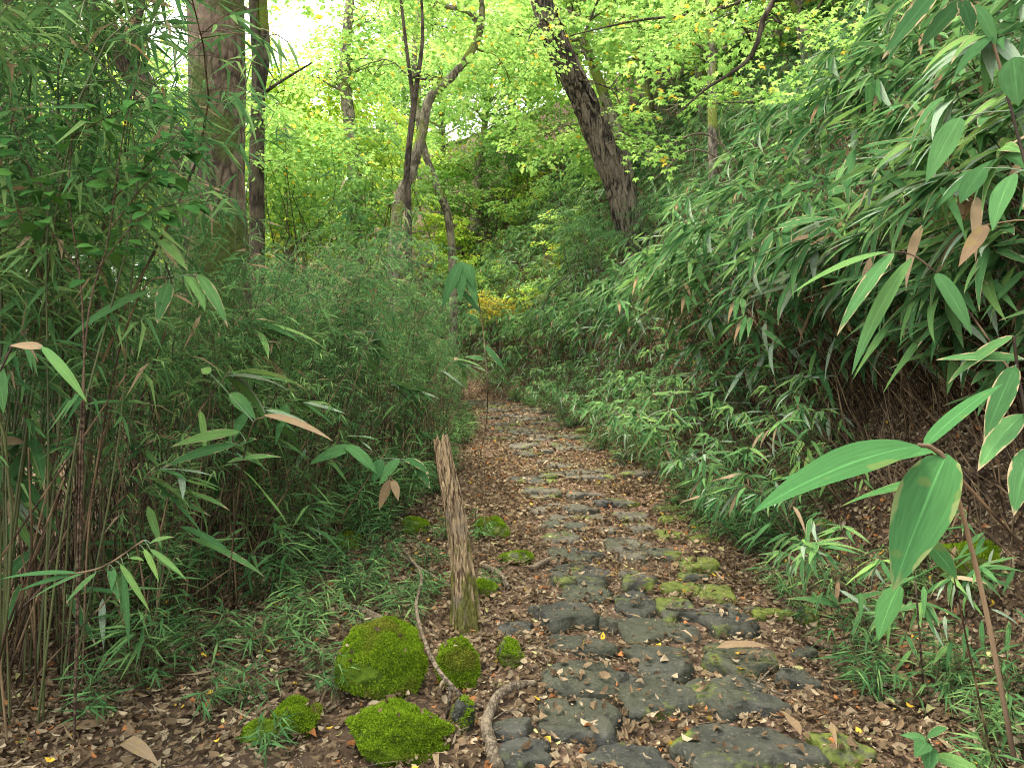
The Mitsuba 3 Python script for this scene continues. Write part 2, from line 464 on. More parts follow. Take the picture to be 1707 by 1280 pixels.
# ------------------------------------------------------------------ stones
class Stone:
    """A rough stone: a star-shaped outline, a top cut by tilted facets, sides down into the soil."""
    def __init__(self, c, rx, ry, h, rot, seed, facets=5, sharp=0.55, sink=0.06):
        r = np.random.default_rng(seed)
        self.c, self.rx, self.ry, self.h, self.rot, self.sink = np.asarray(c, float), rx, ry, h, rot, sink
        k = np.arange(2, 7)
        self.am, self.ph = r.uniform(0.3, 1.0, 5) * 0.20 / np.sqrt(k), r.uniform(0, 6.28, 5)
        self.ex = r.uniform(2.2, 4.5)
        ang = r.uniform(0, 6.28, facets)
        self.pl = [(math.cos(t) * s, math.sin(t) * s, o) for t, s, o in zip(ang, r.uniform(0.5, 1.4, facets) * sharp, r.uniform(0.98, 1.3, facets))]
        self.tilt = r.uniform(-0.30, 0.30, 2)
        self.seed = seed

    def rim(self, th):
        out = 1 + sum(a * np.cos(k * th + p) for k, a, p in zip(np.arange(2, 7), self.am, self.ph))
        sq = (np.abs(np.cos(th)) ** self.ex + np.abs(np.sin(th)) ** self.ex) ** (-1 / self.ex)
        return out * sq

    def top(self, u, v):
        """Height over the centre's ground, at the unit-outline coordinates u, v."""
        th, rho = np.arctan2(v, u), np.hypot(u, v)
        rho = rho / self.rim(th)
        z = 1 + self.tilt[0] * u + self.tilt[1] * v
        for a, b, o in self.pl:
            z = np.minimum(z, o + 0.35 - (a * u + b * v) * 0.9)
        edge = np.clip(1 - rho, 0, 1)
        z = z * (1 - (1 - np.minimum(edge / 0.16, 1)) ** 2.0)
        return z * self.h, rho

    def local(self, x, y):
        c, s = math.cos(self.rot), math.sin(self.rot)
        dx, dy = x - self.c[0], y - self.c[1]
        return (c * dx + s * dy) / self.rx, (-s * dx + c * dy) / self.ry

    def mesh(self, rings=16, sides=46):
        th = np.arange(sides) * 2 * np.pi / sides
        rho = np.r_[0.0, np.linspace(0.12, 0.9, rings - 5), 0.945, 0.975, 1.0, 1.03]
        R, TH = np.meshgrid(rho, th, indexing='ij')
        lim = self.rim(TH)
        u, v = R * lim * np.cos(TH), R * lim * np.sin(TH)
        z, rr = self.top(u * 0.999, v * 0.999)
        z = np.where(R >= 1.0, 0.0, z)
        z = np.where(R > 1.01, -self.sink - self.h * 0.3, z)
        c, s = math.cos(self.rot), math.sin(self.rot)
        X, Y = u * self.rx, v * self.ry
        P = np.stack([self.c[0] + c * X - s * Y, self.c[1] + s * X + c * Y, self.c[2] + z], -1)
        nz = meshkit.fbm(P * 22, 3, self.seed % 50) - 0.5
        nb = meshkit.fbm(P * 7, 2, self.seed % 50 + 5) - 0.5
        P[..., 2] += (nz * 0.028 + nb * 0.05) * min(1, self.h / 0.08) * (R < 0.99)
        P[..., 0] += nz * 0.02 * (R > 0.5)
        P[..., 1] += nb * 0.03 * (R > 0.5)
        i, j = np.meshgrid(np.arange(len(rho) - 1), np.arange(sides), indexing='ij')
        q = np.stack([i * sides + j, (i + 1) * sides + j, (i + 1) * sides + (j + 1) % sides, i * sides + (j + 1) % sides], -1).reshape(-1, 4)
        f = np.vstack([q[:, [0, 1, 2]], q[:, [0, 2, 3]]])
        v = P.reshape(-1, 3)
        v[:sides] = v[:sides].mean(0)
        return v, f[sides * 0:]


stones = []
# centre, width and height in the photograph, and how mossy
C3 = [(355, 65, 200, 60, 1), (345, 105, 160, 35, 1), (330, 180, 100, 50, 1), (425, 150, 120, 40, 1), (570, 172, 180, 55, 1), (600, 95, 180, 50, 1), (765, 135, 200, 50, 2), (470, 265, 240, 60, 0),
      (610, 220, 210, 50, 1), (435, 222, 100, 35, 1), (860, 210, 190, 75, 1), (1070, 175, 150, 40, 2), (1110, 230, 170, 45, 2), (455, 330, 200, 75, 1), (530, 425, 280, 105, 0), (725, 295, 110, 45, 1),
      (905, 280, 140, 50, 1), (830, 365, 235, 115, 1), (1080, 315, 160, 80, 3), (1285, 335, 150, 100, 3), (1245, 270, 70, 45, 3), (880, 450, 150, 65, 1), (1050, 428, 190, 95, 2), (1245, 492, 210, 90, 3),
      (565, 545, 330, 130, 0), (895, 578, 200, 100, 1), (1215, 570, 170, 50, 2), (1150, 637, 190, 60, 3), (1335, 648, 180, 110, 3), (590, 665, 270, 110, 0), (480, 775, 290, 160, 0), (885, 718, 245, 130, 0),
      (1108, 735, 200, 125, 2), (990, 862, 430, 160, 0), (725, 830, 110, 100, 1), (200, 862, 180, 70, 0), (1400, 800, 320, 150, 2), (1640, 772, 240, 65, 3), (560, 942, 340, 130, 0), (590, 1112, 430, 200, 0),
      (1030, 1040, 330, 195, 0), (1480, 1022, 400, 190, 2), (980, 1212, 410, 240, 0)]
STONES = [(800 + a / 3.414, 800 + b / 3.414, w / 3.414, h / 3.414, m) for a, b, w, h, m in C3]
STONES += [(966, 1203, 118, 66, 0), (850, 1222, 64, 36, 0), (1047, 1268, 125, 50, 0), (1218, 1162, 134, 62, 2), (1238, 1244, 195, 86, 2), (1402, 1258, 84, 48, 3), (1340, 1094, 36, 20, 0), (872, 1266, 84, 42, 0), (1330, 1140, 60, 24, 0), (1120, 1330, 150, 60, 0), (950, 1340, 150, 60, 0), (1270, 1350, 170, 60, 2)]
MATS = ['stone_bare', 'stone_grey', 'stone_moss', 'stone_green']
sr = np.random.default_rng(5)
for px, py, w, h, m in STONES:
    c = on_ground(px, py + h * 0.12)
    d = c[1]
    dep = h * d * d / (F * 1.5) * (0.95 if d < 6 else 0.75)
    wid = w / F * d
    stones.append((Stone(c, wid * 0.56, min(max(dep * 0.54, wid * 0.25), wid * 0.78), sr.uniform(0.028, 0.052) if d < 5 else sr.uniform(0.024, 0.045), sr.uniform(-0.15, 0.15), int(sr.integers(1e6))), m))
# farther rows up the path, as far as they can be told apart
y = 7.9
while y < 17.5:
    n = 4
    off = sr.uniform(-0.15, 0.15)
    for k in range(n):
        x = path_x(y) - 0.72 + off + 1.45 * (k + 0.5) / n + sr.uniform(-0.14, 0.14)
        yy = y + sr.uniform(-0.24, 0.24)
        if sr.uniform() < 0.12:
            continue
        if yy < 9.2 and any(abs(s.c[0] - x) < 0.22 and abs(s.c[1] - yy) < 0.25 for s, _ in stones):
            continue
        m = int(sr.choice([1, 1, 1, 1, 2]))
        if k == 0 and sr.uniform() < 0.45:
            m = 2
        stones.append((Stone((x, yy, float(ground(x, yy))), sr.uniform(0.17, 0.29), sr.uniform(0.15, 0.26), sr.uniform(0.02, 0.045), sr.uniform(-0.6, 0.6), int(sr.integers(1e6))), m))
    y += 0.50
for s, m in stones:
    v, f = s.mesh()
    part('path', 'stone', mikit.ply((v, f), MATS[m], smooth=38))


def cover_height(x, y):
    """Ground or stone height, and whether a stone lies there."""
    z, on = ground(x, y), np.zeros(len(x), bool)
    for s, _ in stones:
        near = (np.abs(x - s.c[0]) < 1.6 * max(s.rx, s.ry)) & (np.abs(y - s.c[1]) < 1.6 * max(s.rx, s.ry))
        if not near.any():
            continue
        u, v = s.local(x[near], y[near])
        t, rho = s.top(u, v)
        inside = rho < 0.97
        idx = np.nonzero(near)[0][inside]
        z[idx] = s.c[2] + t[inside] + 0.012
        on[idx] = True
    return z, on


# ------------------------------------------------------------------ leaf litter
def curled(w, c1, c2, seed):
    r = np.random.default_rng(seed)
    v = np.array([[-0.5, 0, 0], [-0.15, w / 2, 0], [-0.15, -w / 2, 0], [0.2, w * 0.46, 0], [0.2, -w * 0.42, 0], [0.5, 0, 0], [0.02, 0, 0]], float)
    v[:, 2] = c1 * v[:, 0] ** 2 * 2 + c2 * (v[:, 1] / w) ** 2 * 2 + r.uniform(-0.06, 0.06, 7)
    f = np.array([[6, 2, 4], [6, 4, 5], [6, 5, 3], [6, 3, 1], [6, 1, 0], [6, 0, 2]])
    return v, f, np.stack([0.5 + v[:, 1] / w * 0.9, v[:, 0] + 0.5], -1)


lit = Mesh()
lr = np.random.default_rng(21)
tmpls = [curled(0.62, 0.5, 0.3, 1), curled(0.5, -0.4, 0.5, 2), curled(0.7, 0.2, -0.4, 3), curled(0.42, 0.9, 0.5, 4), curled(0.28, 0.5, 0.3, 5)]


def litter(n, ylo, yhi, xlo, xhi, smin, smax, power=1.0):
    yy = ylo + (yhi - ylo) * lr.uniform(0, 1, n) ** power
    xx = lr.uniform(xlo, xhi, n)
    patch = meshkit.fbm(np.stack([xx * 1.5, yy * 1.5, 0 * xx], -1), 3, 2)
    z, on = cover_height(xx, yy)
    q = path_x(yy)
    keep = np.where(on, lr.uniform(0, 1, n) < np.where(yy > 8, 0.42, 0.10), lr.uniform(0, 1, n) < np.clip(0.05 + patch * 1.75, 0, 1))
    keep &= (xx < bank_x(yy) + 1.7) & (xx > left_x(yy) - 1.6)
    xx, yy, z, on = xx[keep], yy[keep], z[keep], on[keep]
    n = len(xx)
    e = 0.05
    nrm = unit(np.stack([-(ground(xx + e, yy) - ground(xx - e, yy)) / (2 * e), -(ground(xx, yy + e) - ground(xx, yy - e)) / (2 * e), np.ones(n)], -1) + lr.normal(0, 0.24, (n, 3)))
    ang = lr.uniform(0, 6.28, n)
    d = np.stack([np.cos(ang), np.sin(ang), 0 * ang], -1)
    R = frames(d - (d * nrm).sum(-1, keepdims=True) * nrm, nrm)
    S = smin + (smax * 1.25 - smin) * lr.uniform(0, 1, n) ** 1.5
    O = np.stack([xx, yy, z + np.where(on, 0.004, lr.uniform(0.004, 0.045, n))], -1)
    which = lr.integers(0, len(tmpls), n)
    for k, t in enumerate(tmpls):
        m = which == k
        lit.scatter(t, O[m], R[m], S[m], lr.integers(0, 4000, m.sum()))


litter(80000, 1.9, 5.2, -3.3, 3.5, 0.010, 0.044)
litter(42000, 5.2, 9.5, -2.6, 3.4, 0.02, 0.052)
litter(30000, 9.5, 24, -5, 3.2, 0.035, 0.07, 1.2)
labels['leaf_litter'] = {'label': 'brown fallen leaves covering the soil between the path stones and under the thickets', 'category': 'leaf litter', 'kind': 'stuff'}
scene['leaf_litter'] = lit.shape('litter', smooth=False)
del lit
# withered bamboo leaves and bits of twig on the ground
lit, tl = Mesh(), Mesh()
n = 2600
yy, xx = 1.9 + 9 * lr.uniform(0, 1, n) ** 1.4, lr.uniform(-3.2, 3.6, n)
side = (xx > path_x(yy) + 0.75) | (xx < path_x(yy) - 0.8) | (lr.uniform(0, 1, n) < 0.12)
keep = side & (xx < bank_x(yy) + 1.6) & (xx > left_x(yy) - 1.4)
xx, yy = xx[keep], yy[keep]
zz, on = cover_height(xx, yy)
n = len(xx)
ang = lr.uniform(0, 6.28, n)
slope = (ground(xx + 0.05, yy) - ground(xx - 0.05, yy)) / 0.1
dv = np.stack([np.cos(ang), np.sin(ang), np.cos(ang) * slope + lr.normal(0.05, 0.15, n)], -1)
Rm = frames(dv, unit(np.stack([-slope, 0 * slope, 1 + 0 * slope], -1) + lr.normal(0, 0.3, (n, 3))))
SS = lr.uniform(0.05, 0.17, n) * np.where(xx > 1.3, 1.25, 0.9)
for k, t in enumerate([strip(4, 0.15, 0.5, 0.3, 0.2), strip(4, 0.12, -0.4, 0.35, 0.2), strip(4, 0.2, 0.9, 0.3, 0.25)]):
    q = np.arange(n) % 3 == k
    lit.scatter(t, np.stack([xx, yy, zz + lr.uniform(0.01, 0.045, n)], -1)[q], Rm[q], SS[q])
scene['withered_leaves'] = lit.shape('leaf_dry', smooth=True)
labels['withered_leaves'] = {'label': 'withered tan bamboo leaves strewn over the litter beside the path', 'category': 'dead leaves', 'kind': 'stuff'}
n = 1500
yy, xx = 1.9 + 8 * lr.uniform(0, 1, n) ** 1.4, lr.uniform(-2.6, 3.2, n)
zz, on = cover_height(xx, yy)
for k in range(n):
    if on[k] and lr.uniform() < 0.8:
        continue
    a, L = lr.uniform(0, 6.28), lr.uniform(0.03, 0.16) * (1.8 if lr.uniform() < 0.08 else 1)
    dd = np.array([math.cos(a), math.sin(a), lr.normal(0.05, 0.1)]) * L
    dd[2] += (float(ground(xx[k] + dd[0], yy[k] + dd[1])) - float(ground(xx[k], yy[k])))
    o = np.array([xx[k], yy[k], zz[k] + lr.uniform(0.012, 0.04)])
    tl.tube(np.array([o, o + dd * 0.5 + lr.normal(0, 0.08, 3) * L, o + dd]), np.array([1, 0.85, 0.6]) * lr.uniform(0.0014, 0.0034), 4, cap=False)
scene['twig_litter'] = tl.shape('stick', smooth=True)
labels['twig_litter'] = {'label': 'small broken twigs strewn through the leaf litter', 'category': 'twigs', 'kind': 'stuff'}
del lit, tl


# ------------------------------------------------------------------ mossy boulders
def ball(n=5):
    import trimesh
    m = trimesh.creation.icosphere(subdivisions=n)
    return np.array(m.vertices), np.array(m.faces)


fallen = []
BALL5, BALL4, BALL3 = ball(5), ball(4), ball(3)


def boulder(name, label, px, py, w, h, depth=0.8, moss='full', mat='moss_bed', seed=1, tall=1.0):
    """A rounded rock seated in the soil; px, py: where its foot's centre is seen."""
    c = on_ground(px, py)
    d = c[1]
    rx, rz = w / F * d / 2, h / F * d * tall
    ry = rx * depth
    v, f = BALL5
    v = v.copy()
    r = 1 + 0.75 * (meshkit.fbm(v * 1.4 + seed * 7.1, 3, seed) - 0.5) + 0.26 * (meshkit.fbm(v * 4 + seed, 3, seed + 3) - 0.5)
    rr = np.random.default_rng(seed)
    v = v * r[:, None]
    for _ in range(5):                      # a few flat faces
        nrm = unit(rr.normal(size=3))
        k = rr.uniform(0.60, 0.88)
        t = v @ nrm
        v = v - np.maximum(t - k, 0)[:, None] * nrm * 0.8
    v = v * [rx, ry, rz * 0.62] + c + [0, ry * 0.55, rz * 0.34]
    t = thing(name, label, 'rock')
    part(t, 'stone', mikit.ply((v, f), mat, smooth=True))
    if moss:
        fn = np.cross(v[f[:, 1]] - v[f[:, 0]], v[f[:, 2]] - v[f[:, 0]])
        ar = np.linalg.norm(fn, axis=1)
        fn = fn / (ar[:, None] + 1e-15)
        n = int(min(30000, max(1500, ar.sum() / 2 * (55000 if moss == 'full' else 30000))))
        bias = np.clip(fn[:, 2] + (0.5 if moss == 'full' else 0.1), 0, 1)
        k = rr.choice(len(f), n, p=ar * bias / (ar * bias).sum())
        bc = rr.dirichlet([1, 1, 1], n)
        O = (v[f[k]] * bc[:, :, None]).sum(1)
        dens = meshkit.fbm(O * 18, 3, seed)
        if moss == 'full':
            keep = meshkit.fbm(O * 9 + 3.1, 3, seed + 1) > 0.36
            O, k, dens = O[keep], k[keep], dens[keep]
        else:
            keep = dens + 0.25 * fn[k, 2] > 0.62
            O, k, dens = O[keep], k[keep], dens[keep]
        n = len(O)
        D = unit(fn[k] + rr.normal(0, 0.55, (n, 3)) + [0, 0, 0.25])
        m = Mesh()
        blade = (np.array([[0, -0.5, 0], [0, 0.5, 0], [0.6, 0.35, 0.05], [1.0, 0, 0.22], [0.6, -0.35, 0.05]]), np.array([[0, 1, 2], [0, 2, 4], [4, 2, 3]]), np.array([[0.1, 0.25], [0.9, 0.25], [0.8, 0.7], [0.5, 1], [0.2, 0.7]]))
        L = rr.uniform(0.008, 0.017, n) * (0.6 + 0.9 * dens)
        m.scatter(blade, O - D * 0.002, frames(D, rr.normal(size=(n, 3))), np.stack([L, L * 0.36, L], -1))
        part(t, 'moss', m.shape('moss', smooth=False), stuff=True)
        up = np.nonzero(fn[k, 2] > 0.55)[0]
        if moss == 'full' and len(up) > 40:
            q = rr.choice(up, int(rr.integers(5, 10)))
            m = Mesh()
            for o in q:
                m.scatter(curled(0.5, 0.4, 0.4, int(o) % 97), O[o][None] + [0, 0, 0.012], frames(rr.normal(size=3), fn[k[o]] + rr.normal(0, 0.2, 3)), rr.uniform(0.016, 0.04, 1))
            fallen.append(m)
    return t


boulder('mossy_boulder', 'large boulder fully covered in bright green moss left of the path', 637, 1165, 138, 128, 0.85, seed=3)
boulder('mossy_boulder', 'wide low boulder with bright green and brownish moss at the bottom edge', 655, 1272, 172, 84, 0.7, seed=8)
boulder('mossy_boulder', 'dark green mossy rock farthest left at the foot of the bamboo', 492, 1232, 78, 58, 0.9, seed=5)
boulder('mossy_boulder', 'low mossy rock half under bamboo sprigs left of the dark green rock', 425, 1243, 62, 34, 0.9, seed=6)
boulder('mossy_rock', 'olive mossy rock beside the thin bent stick', 762, 1152, 66, 76, 0.9, seed=9)
boulder('mossy_rock', 'small upright rock with moss on its left side near the thick bent branch', 772, 1222, 42, 56, 0.9, 'part', 'stone_bare', seed=12)
boulder('mossy_rock', 'pointed dark rock with a mossy top beside the second row of path stones', 850, 1116, 42, 50, 0.9, 'part', 'stone_moss', seed=14)
boulder('mossy_rock', 'flat mossy rock lying right of the rotten post', 862, 942, 66, 22, 0.7, 'part', 'stone_green', seed=16)
boulder('mossy_rock', 'olive mossy stone in the litter left of the rotten post', 694, 893, 50, 30, 0.8, 'part', 'stone_green', seed=18)
boulder('mossy_rock', 'grey green rock at the edge of the bamboo thicket', 578, 925, 52, 34, 0.8, 'part', 'stone_green', seed=20)
boulder('mossy_rock', 'mossy mound with grass right behind the rotten post', 820, 900, 62, 36, 0.8, 'part', 'stone_green', seed=22)
boulder('mossy_rock', 'dark mossy lump touching the foot of the rotten post', 806, 1000, 44, 34, 0.8, 'part', 'stone_green', seed=24)
boulder('mossy_rock', 'round mossy rock under a yellowing bamboo leaf right of the path', 1353, 1046, 46, 32, 0.8, 'full', 'stone_moss', seed=26)
boulder('mossy_rock', 'mossy hump at the foot of the right bank', 1372, 905, 52, 34, 0.7, 'part', 'stone_green', seed=27)
boulder('mossy_rock', 'dark mossy boulder on the right bank beside a crooked root', 1635, 975, 150, 80, 0.6, 'part', 'stone_green', seed=28)
boulder('mossy_rock', 'small yellow green mossy stone far along the right edge of the path', 985, 682, 26, 14, 0.8, 'full', seed=30)


m = Mesh()
for q in fallen:
    m.add(*q.arrays())
scene['leaf_litter__001'] = m.shape('litter', smooth=False)


# ------------------------------------------------------------------ rotten post and fallen wood
def post():
    b, tp = on_ground(778, 1052), at(739, 722, 3.95)
    b = np.array([b[0], b[1], b[2] - 0.08])
    n, sides = 70, 64
    s = np.linspace(0, 1, n)
    ax = b[None] + (tp - b)[None] * s[:, None]
    ax[:, 0] += 0.02 * np.sin(s * 4)
    th = np.arange(sides) * 2 * np.pi / sides
    rad = np.interp(s, [0, 0.12, 0.35, 0.6, 0.85, 1.0], [0.080, 0.064, 0.049, 0.043, 0.038, 0.032])
    TH, S = np.meshgrid(th, s)
    q = np.stack([np.cos(TH) * 3.2, np.sin(TH) * 3.2, S * 1.6], -1)
    g = meshkit.fbm(q, 4, 4)
    flute = np.abs(meshkit.fbm(np.stack([np.cos(TH) * 6, np.sin(TH) * 6, S * 0.9], -1), 3, 7) - 0.5)
    R = rad[:, None] * (0.62 + 0.60 * g + 0.75 * np.minimum(flute * 3, 0.4))
    cut = 0.16 * (meshkit.fbm(np.stack([np.cos(th) * 2.2, np.sin(th) * 2.2, 0 * th], -1), 3, 2) - 0.25)
    top = np.maximum(cut, 0)
    V = np.stack([ax[:, 0][:, None] + R * np.cos(TH), ax[:, 1][:, None] + R * np.sin(TH), ax[:, 2][:, None] - top[None] * np.clip((S - 0.5) / 0.5, 0, 1) ** 1], -1)
    m = Mesh()
    i, j = np.meshgrid(np.arange(n - 1), np.arange(sides), indexing='ij')
    qf = np.stack([i * sides + j, i * sides + (j + 1) % sides, (i + 1) * sides + (j + 1) % sides, (i + 1) * sides + j], -1).reshape(-1, 4)
    f = np.vstack([qf[:, [0, 1, 2]], qf[:, [0, 2, 3]]])
    v = np.vstack([V.reshape(-1, 3), V[-1].mean(0)[None] - [0, 0, 0.035]])
    k = np.arange(sides)
    f = np.vstack([f, np.stack([k + (n - 1) * sides, (k + 1) % sides + (n - 1) * sides, k * 0 + n * sides], 1)])
    m.add(v, f)
    t = thing('rotten_post', 'weathered rotten wooden post with a splintered pale top and mossy foot', 'post')
    part(t, 'stem', m.shape('rotten_wood', smooth=50) if False else mikit.ply((v, f), 'rotten_wood', smooth=40))
    for k in range(9):                       # splinters standing from the broken top and flakes on the flank
        a0 = U(0, 6.28)
        m = Mesh()
        r0 = U(0.018, 0.04)
        p0 = tp + [r0 * math.cos(a0), r0 * math.sin(a0), -0.16]
        m.tube(np.array([p0, p0 + [0.002, 0, 0.08], p0 + [U(-0.006, 0.006), U(-0.006, 0.006), U(0.12, 0.165)]]), [0.012, 0.010, 0.002], 5)
        part(t, 'splinter', mikit.ply((np.vstack(m.v), np.vstack(m.f)), 'rotten_wood', smooth=False))


post()


def branch(name, label, cat, pts, r0, r1, mat='stick', n=26, bump=0.22, sides=10, forks=(), seed=1):
    t = thing(name, label, cat)
    m = Mesh()
    c = spline(pts, n)
    wob = (meshkit.noise(c * 9, seed)[:, None] - 0.5) * r0 * 0.8
    m.tube(c + wob * [1, 1, 0.3], ramp(n, r0, (r0 + r1) / 2, r1), sides, bump=bump, seed=seed, bumpf=(6, 25))
    part(t, 'wood', m.shape(mat, smooth=True))
    for fk in forks:
        m = Mesh()
        fp = spline(fk, 10)
        m.tube(fp, ramp(10, r1 * 1.0, r1 * 0.5), 6, bump=0.2, seed=seed + 2, bumpf=(6, 30))
        part(t, 'twig', m.shape(mat, smooth=True))
    return t


def gpt(px, py, lift=0.03):
    p = on_ground(px, py)
    return p + [0, 0, lift]


branch('fallen_branch', 'thick grey brown branch bent like a hook at the bottom of the path', 'branch',
       [gpt(892, 1152, 0.03), gpt(860, 1165, 0.05), gpt(828, 1185, 0.055), gpt(812, 1225, 0.05), gpt(818, 1262, 0.045), gpt(830, 1300, 0.035)], 0.016, 0.024, seed=2, sides=14, n=40)
branch('fallen_branch', 'thin long bent stick curving from the post down to the thick branch', 'branch',
       [gpt(672, 930, 0.06), at(702, 958, 4.2), at(694, 1010, 3.72), at(710, 1075, 3.22), at(750, 1140, 2.92), at(800, 1178, 2.98), gpt(830, 1192, 0.05)], 0.008, 0.010,
       forks=[[at(752, 1142, 2.92), at(748, 1178, 2.92), at(742, 1212, 2.98)]], seed=3, n=50)
branch('fallen_branch', 'straight pale stick leaning across the foot of the rotten post', 'branch', [gpt(650, 925, 0.05), gpt(720, 978, 0.07), gpt(798, 1036, 0.10)], 0.007, 0.009, seed=4)
branch('fallen_branch', 'short grey log lying above the large mossy boulder', 'branch', [gpt(572, 1020, 0.04), gpt(605, 1032, 0.04), gpt(642, 1044, 0.03)], 0.019, 0.021, seed=5)
branch('fallen_branch', 'curved stick on the litter right of the rotten post', 'branch', [gpt(802, 952, 0.03), gpt(828, 962, 0.035), gpt(848, 988, 0.03)], 0.015, 0.018, seed=6)
branch('fallen_branch', 'short chunk of dead wood beside the path stones', 'branch', [gpt(886, 956, 0.03), gpt(916, 942, 0.035)], 0.02, 0.017, seed=7, n=8)
branch('fallen_branch', 'broken dark log end right of the path', 'branch', [gpt(1348, 1078, 0.03), gpt(1372, 1088, 0.04), gpt(1400, 1096, 0.02)], 0.023, 0.018, 'stick_dark', seed=8, n=10)
branch('crooked_root', 'dark crooked root climbing the right bank behind the big bamboo leaves', 'root',
       [gpt(1440, 1050, 0.03), gpt(1500, 1000, 0.10), gpt(1545, 930, 0.14), gpt(1572, 868, 0.14), gpt(1640, 815, 0.1)], 0.022, 0.034, 'stick_dark', seed=9, n=40, sides=12)
branch('fallen_twig', 'thin stick across the stones at the path centre', 'twig', [gpt(1110, 1032, 0.06), gpt(1160, 1036, 0.06), gpt(1212, 1038, 0.05)], 0.006, 0.005, seed=10)
branch('fallen_twig', 'crossed bare twigs on the right edge of the path', 'twig', [gpt(1212, 1140, 0.03), gpt(1260, 1160, 0.04), gpt(1310, 1172, 0.03)], 0.007, 0.005,
       forks=[[gpt(1260, 1160, 0.04), gpt(1285, 1140, 0.06), gpt(1305, 1115, 0.03)], [gpt(1280, 1165, 0.04), gpt(1306, 1195, 0.03)]], seed=11)
branch('fallen_twig', 'curled grey twig on the litter at the lower right of the path', 'twig', [gpt(1200, 1192, 0.02), gpt(1226, 1196, 0.04), gpt(1240, 1180, 0.05), gpt(1236, 1165, 0.03)], 0.006, 0.004, seed=12)
branch('fallen_twig', 'thin twig pair at the bottom left of the hooked branch', 'twig', [gpt(718, 1250, 0.03), gpt(735, 1240, 0.05), gpt(756, 1235, 0.03)], 0.007, 0.006, seed=13)
branch('bamboo_stick', 'long dry bamboo stem leaning over the litter at the lower left', 'stick', [gpt(465, 1290, 0.02), at(520, 1200, 2.9), at(560, 1110, 3.3), at(585, 1050, 3.7)], 0.007, 0.004, 'cane_dry', bump=0.05, seed=14)
branch('leaning_log', 'dark log under the bamboo left of the post', 'log', [gpt(430, 935, 0.05), gpt(500, 942, 0.05), gpt(580, 955, 0.03)], 0.022, 0.018, 'stick_dark', seed=15)
branch('fallen_twig', 'long thin dead twig left of the farther path stones', 'twig', [gpt(650, 872, 0.03), gpt(700, 858, 0.05), gpt(735, 840, 0.05)], 0.012, 0.008, 'stick_dark', seed=16)


# ------------------------------------------------------------------ single large dry leaves that can be picked out
DRYLEAF = strip(6, 0.20, 0.5, 0.3, 0.2)
for px, py, L, yaw, lab in [
        (205, 1250, 0.30, -0.9, 'long tan bamboo leaf lying at the bottom left'), (80, 1235, 0.24, 0.2, 'grey tan bamboo leaf in the bottom left corner'),
        (1195, 1118, 0.24, -0.15, 'long tan bamboo leaf across the right edge of the path'), (1390, 920, 0.22, 2.0, 'pale upright dry leaf at the foot of the right bank'),
        (1400, 955, 0.30, -0.6, 'grey dry bamboo leaf under the hanging large leaf'), (1655, 990, 0.24, -0.9, 'pale tan dead leaf on the right bank'),
        (1690, 1040, 0.22, -0.5, 'pale dead leaf at the right edge of the picture'), (1310, 890, 0.22, 0.6, 'brown curled leaf below the leftmost tip of the big green leaf'),
        (1120, 960, 0.22, 1.2, 'orange brown dry spray between the path stones'), (1335, 1265, 0.18, 1.6, 'pale brown leaf beside the mossy stone at the bottom edge')]:
    p = on_ground(px, py)
    m = Mesh()
    z, _ = cover_height(p[:1], p[1:2])
    dvec = np.array([math.cos(yaw), math.sin(yaw) * 0.8, 0.25])
    m.scatter(DRYLEAF, np.array([[p[0], p[1], z[0] + 0.03]]), frames(dvec, (0.1, -0.5, 1)), np.array([L]))
    k = thing('dead_leaf', lab, 'dead leaf')
    scene[k] = m.shape('leaf_dry', smooth=True)

# ------------------------------------------------------------------ broad-leaved bamboo (right bank)
SASA_LEAVES = [strip(7, w, dr_, 0.12, 0.12, 0.34, 1.0, tw) for w, dr_, tw in ((0.14, 0.45, 0.3), (0.125, 0.8, -0.3), (0.155, 0.25, 0.1), (0.12, 1.1, 0.3))]
SASA_LOW = [strip(4, w, dr_, 0.12, 0.1, 0.34, 1.0, tw) for w, dr_, tw in ((0.15, 0.45, 0.3), (0.135, 0.8, -0.3), (0.16, 0.25, 0.1))]
DEFLEAF = rng.integers(0, 4000, 1)


def sasa_proto(r, low=False, big=1.0, tall=1.0):
    """(cane mesh, list of leaf frames): a cane that arches towards +x with a fan of leaves at its top and a few below."""
    H = r.uniform(1.0, 1.6) * tall
    lean = r.uniform(0.35, 0.75)
    c = spline([(0, 0, -0.08), (0.06, 0, 0.35 * H), (0.22 * lean + 0.08, r.uniform(-0.05, 0.05), 0.72 * H), (0.62 * lean + 0.06, r.uniform(-0.08, 0.08), 0.92 * H)], 9)
    leaves = []
    for k in range(r.integers(6, 9)):
        a = r.normal(0, 0.95)
        d = np.array([math.cos(a), math.sin(a), r.uniform(-0.65, 0.3)])
        leaves.append((c[-1] - (c[-1] - c[-2]) * r.uniform(0, 0.7), d, r.uniform(0.22, 0.34) * big))
    for k in range(r.integers(6, 10)):
        i = r.integers(3, 8)
        a = r.normal(0, 1.0)
        o = c[i] + np.array([r.uniform(0, 0.2), r.normal(0, 0.10), r.uniform(-0.03, 0.08)])
        leaves.append((o, np.array([math.cos(a), math.sin(a), r.uniform(-0.8, 0.2)]), r.uniform(0.20, 0.33) * big))
    return c, leaves


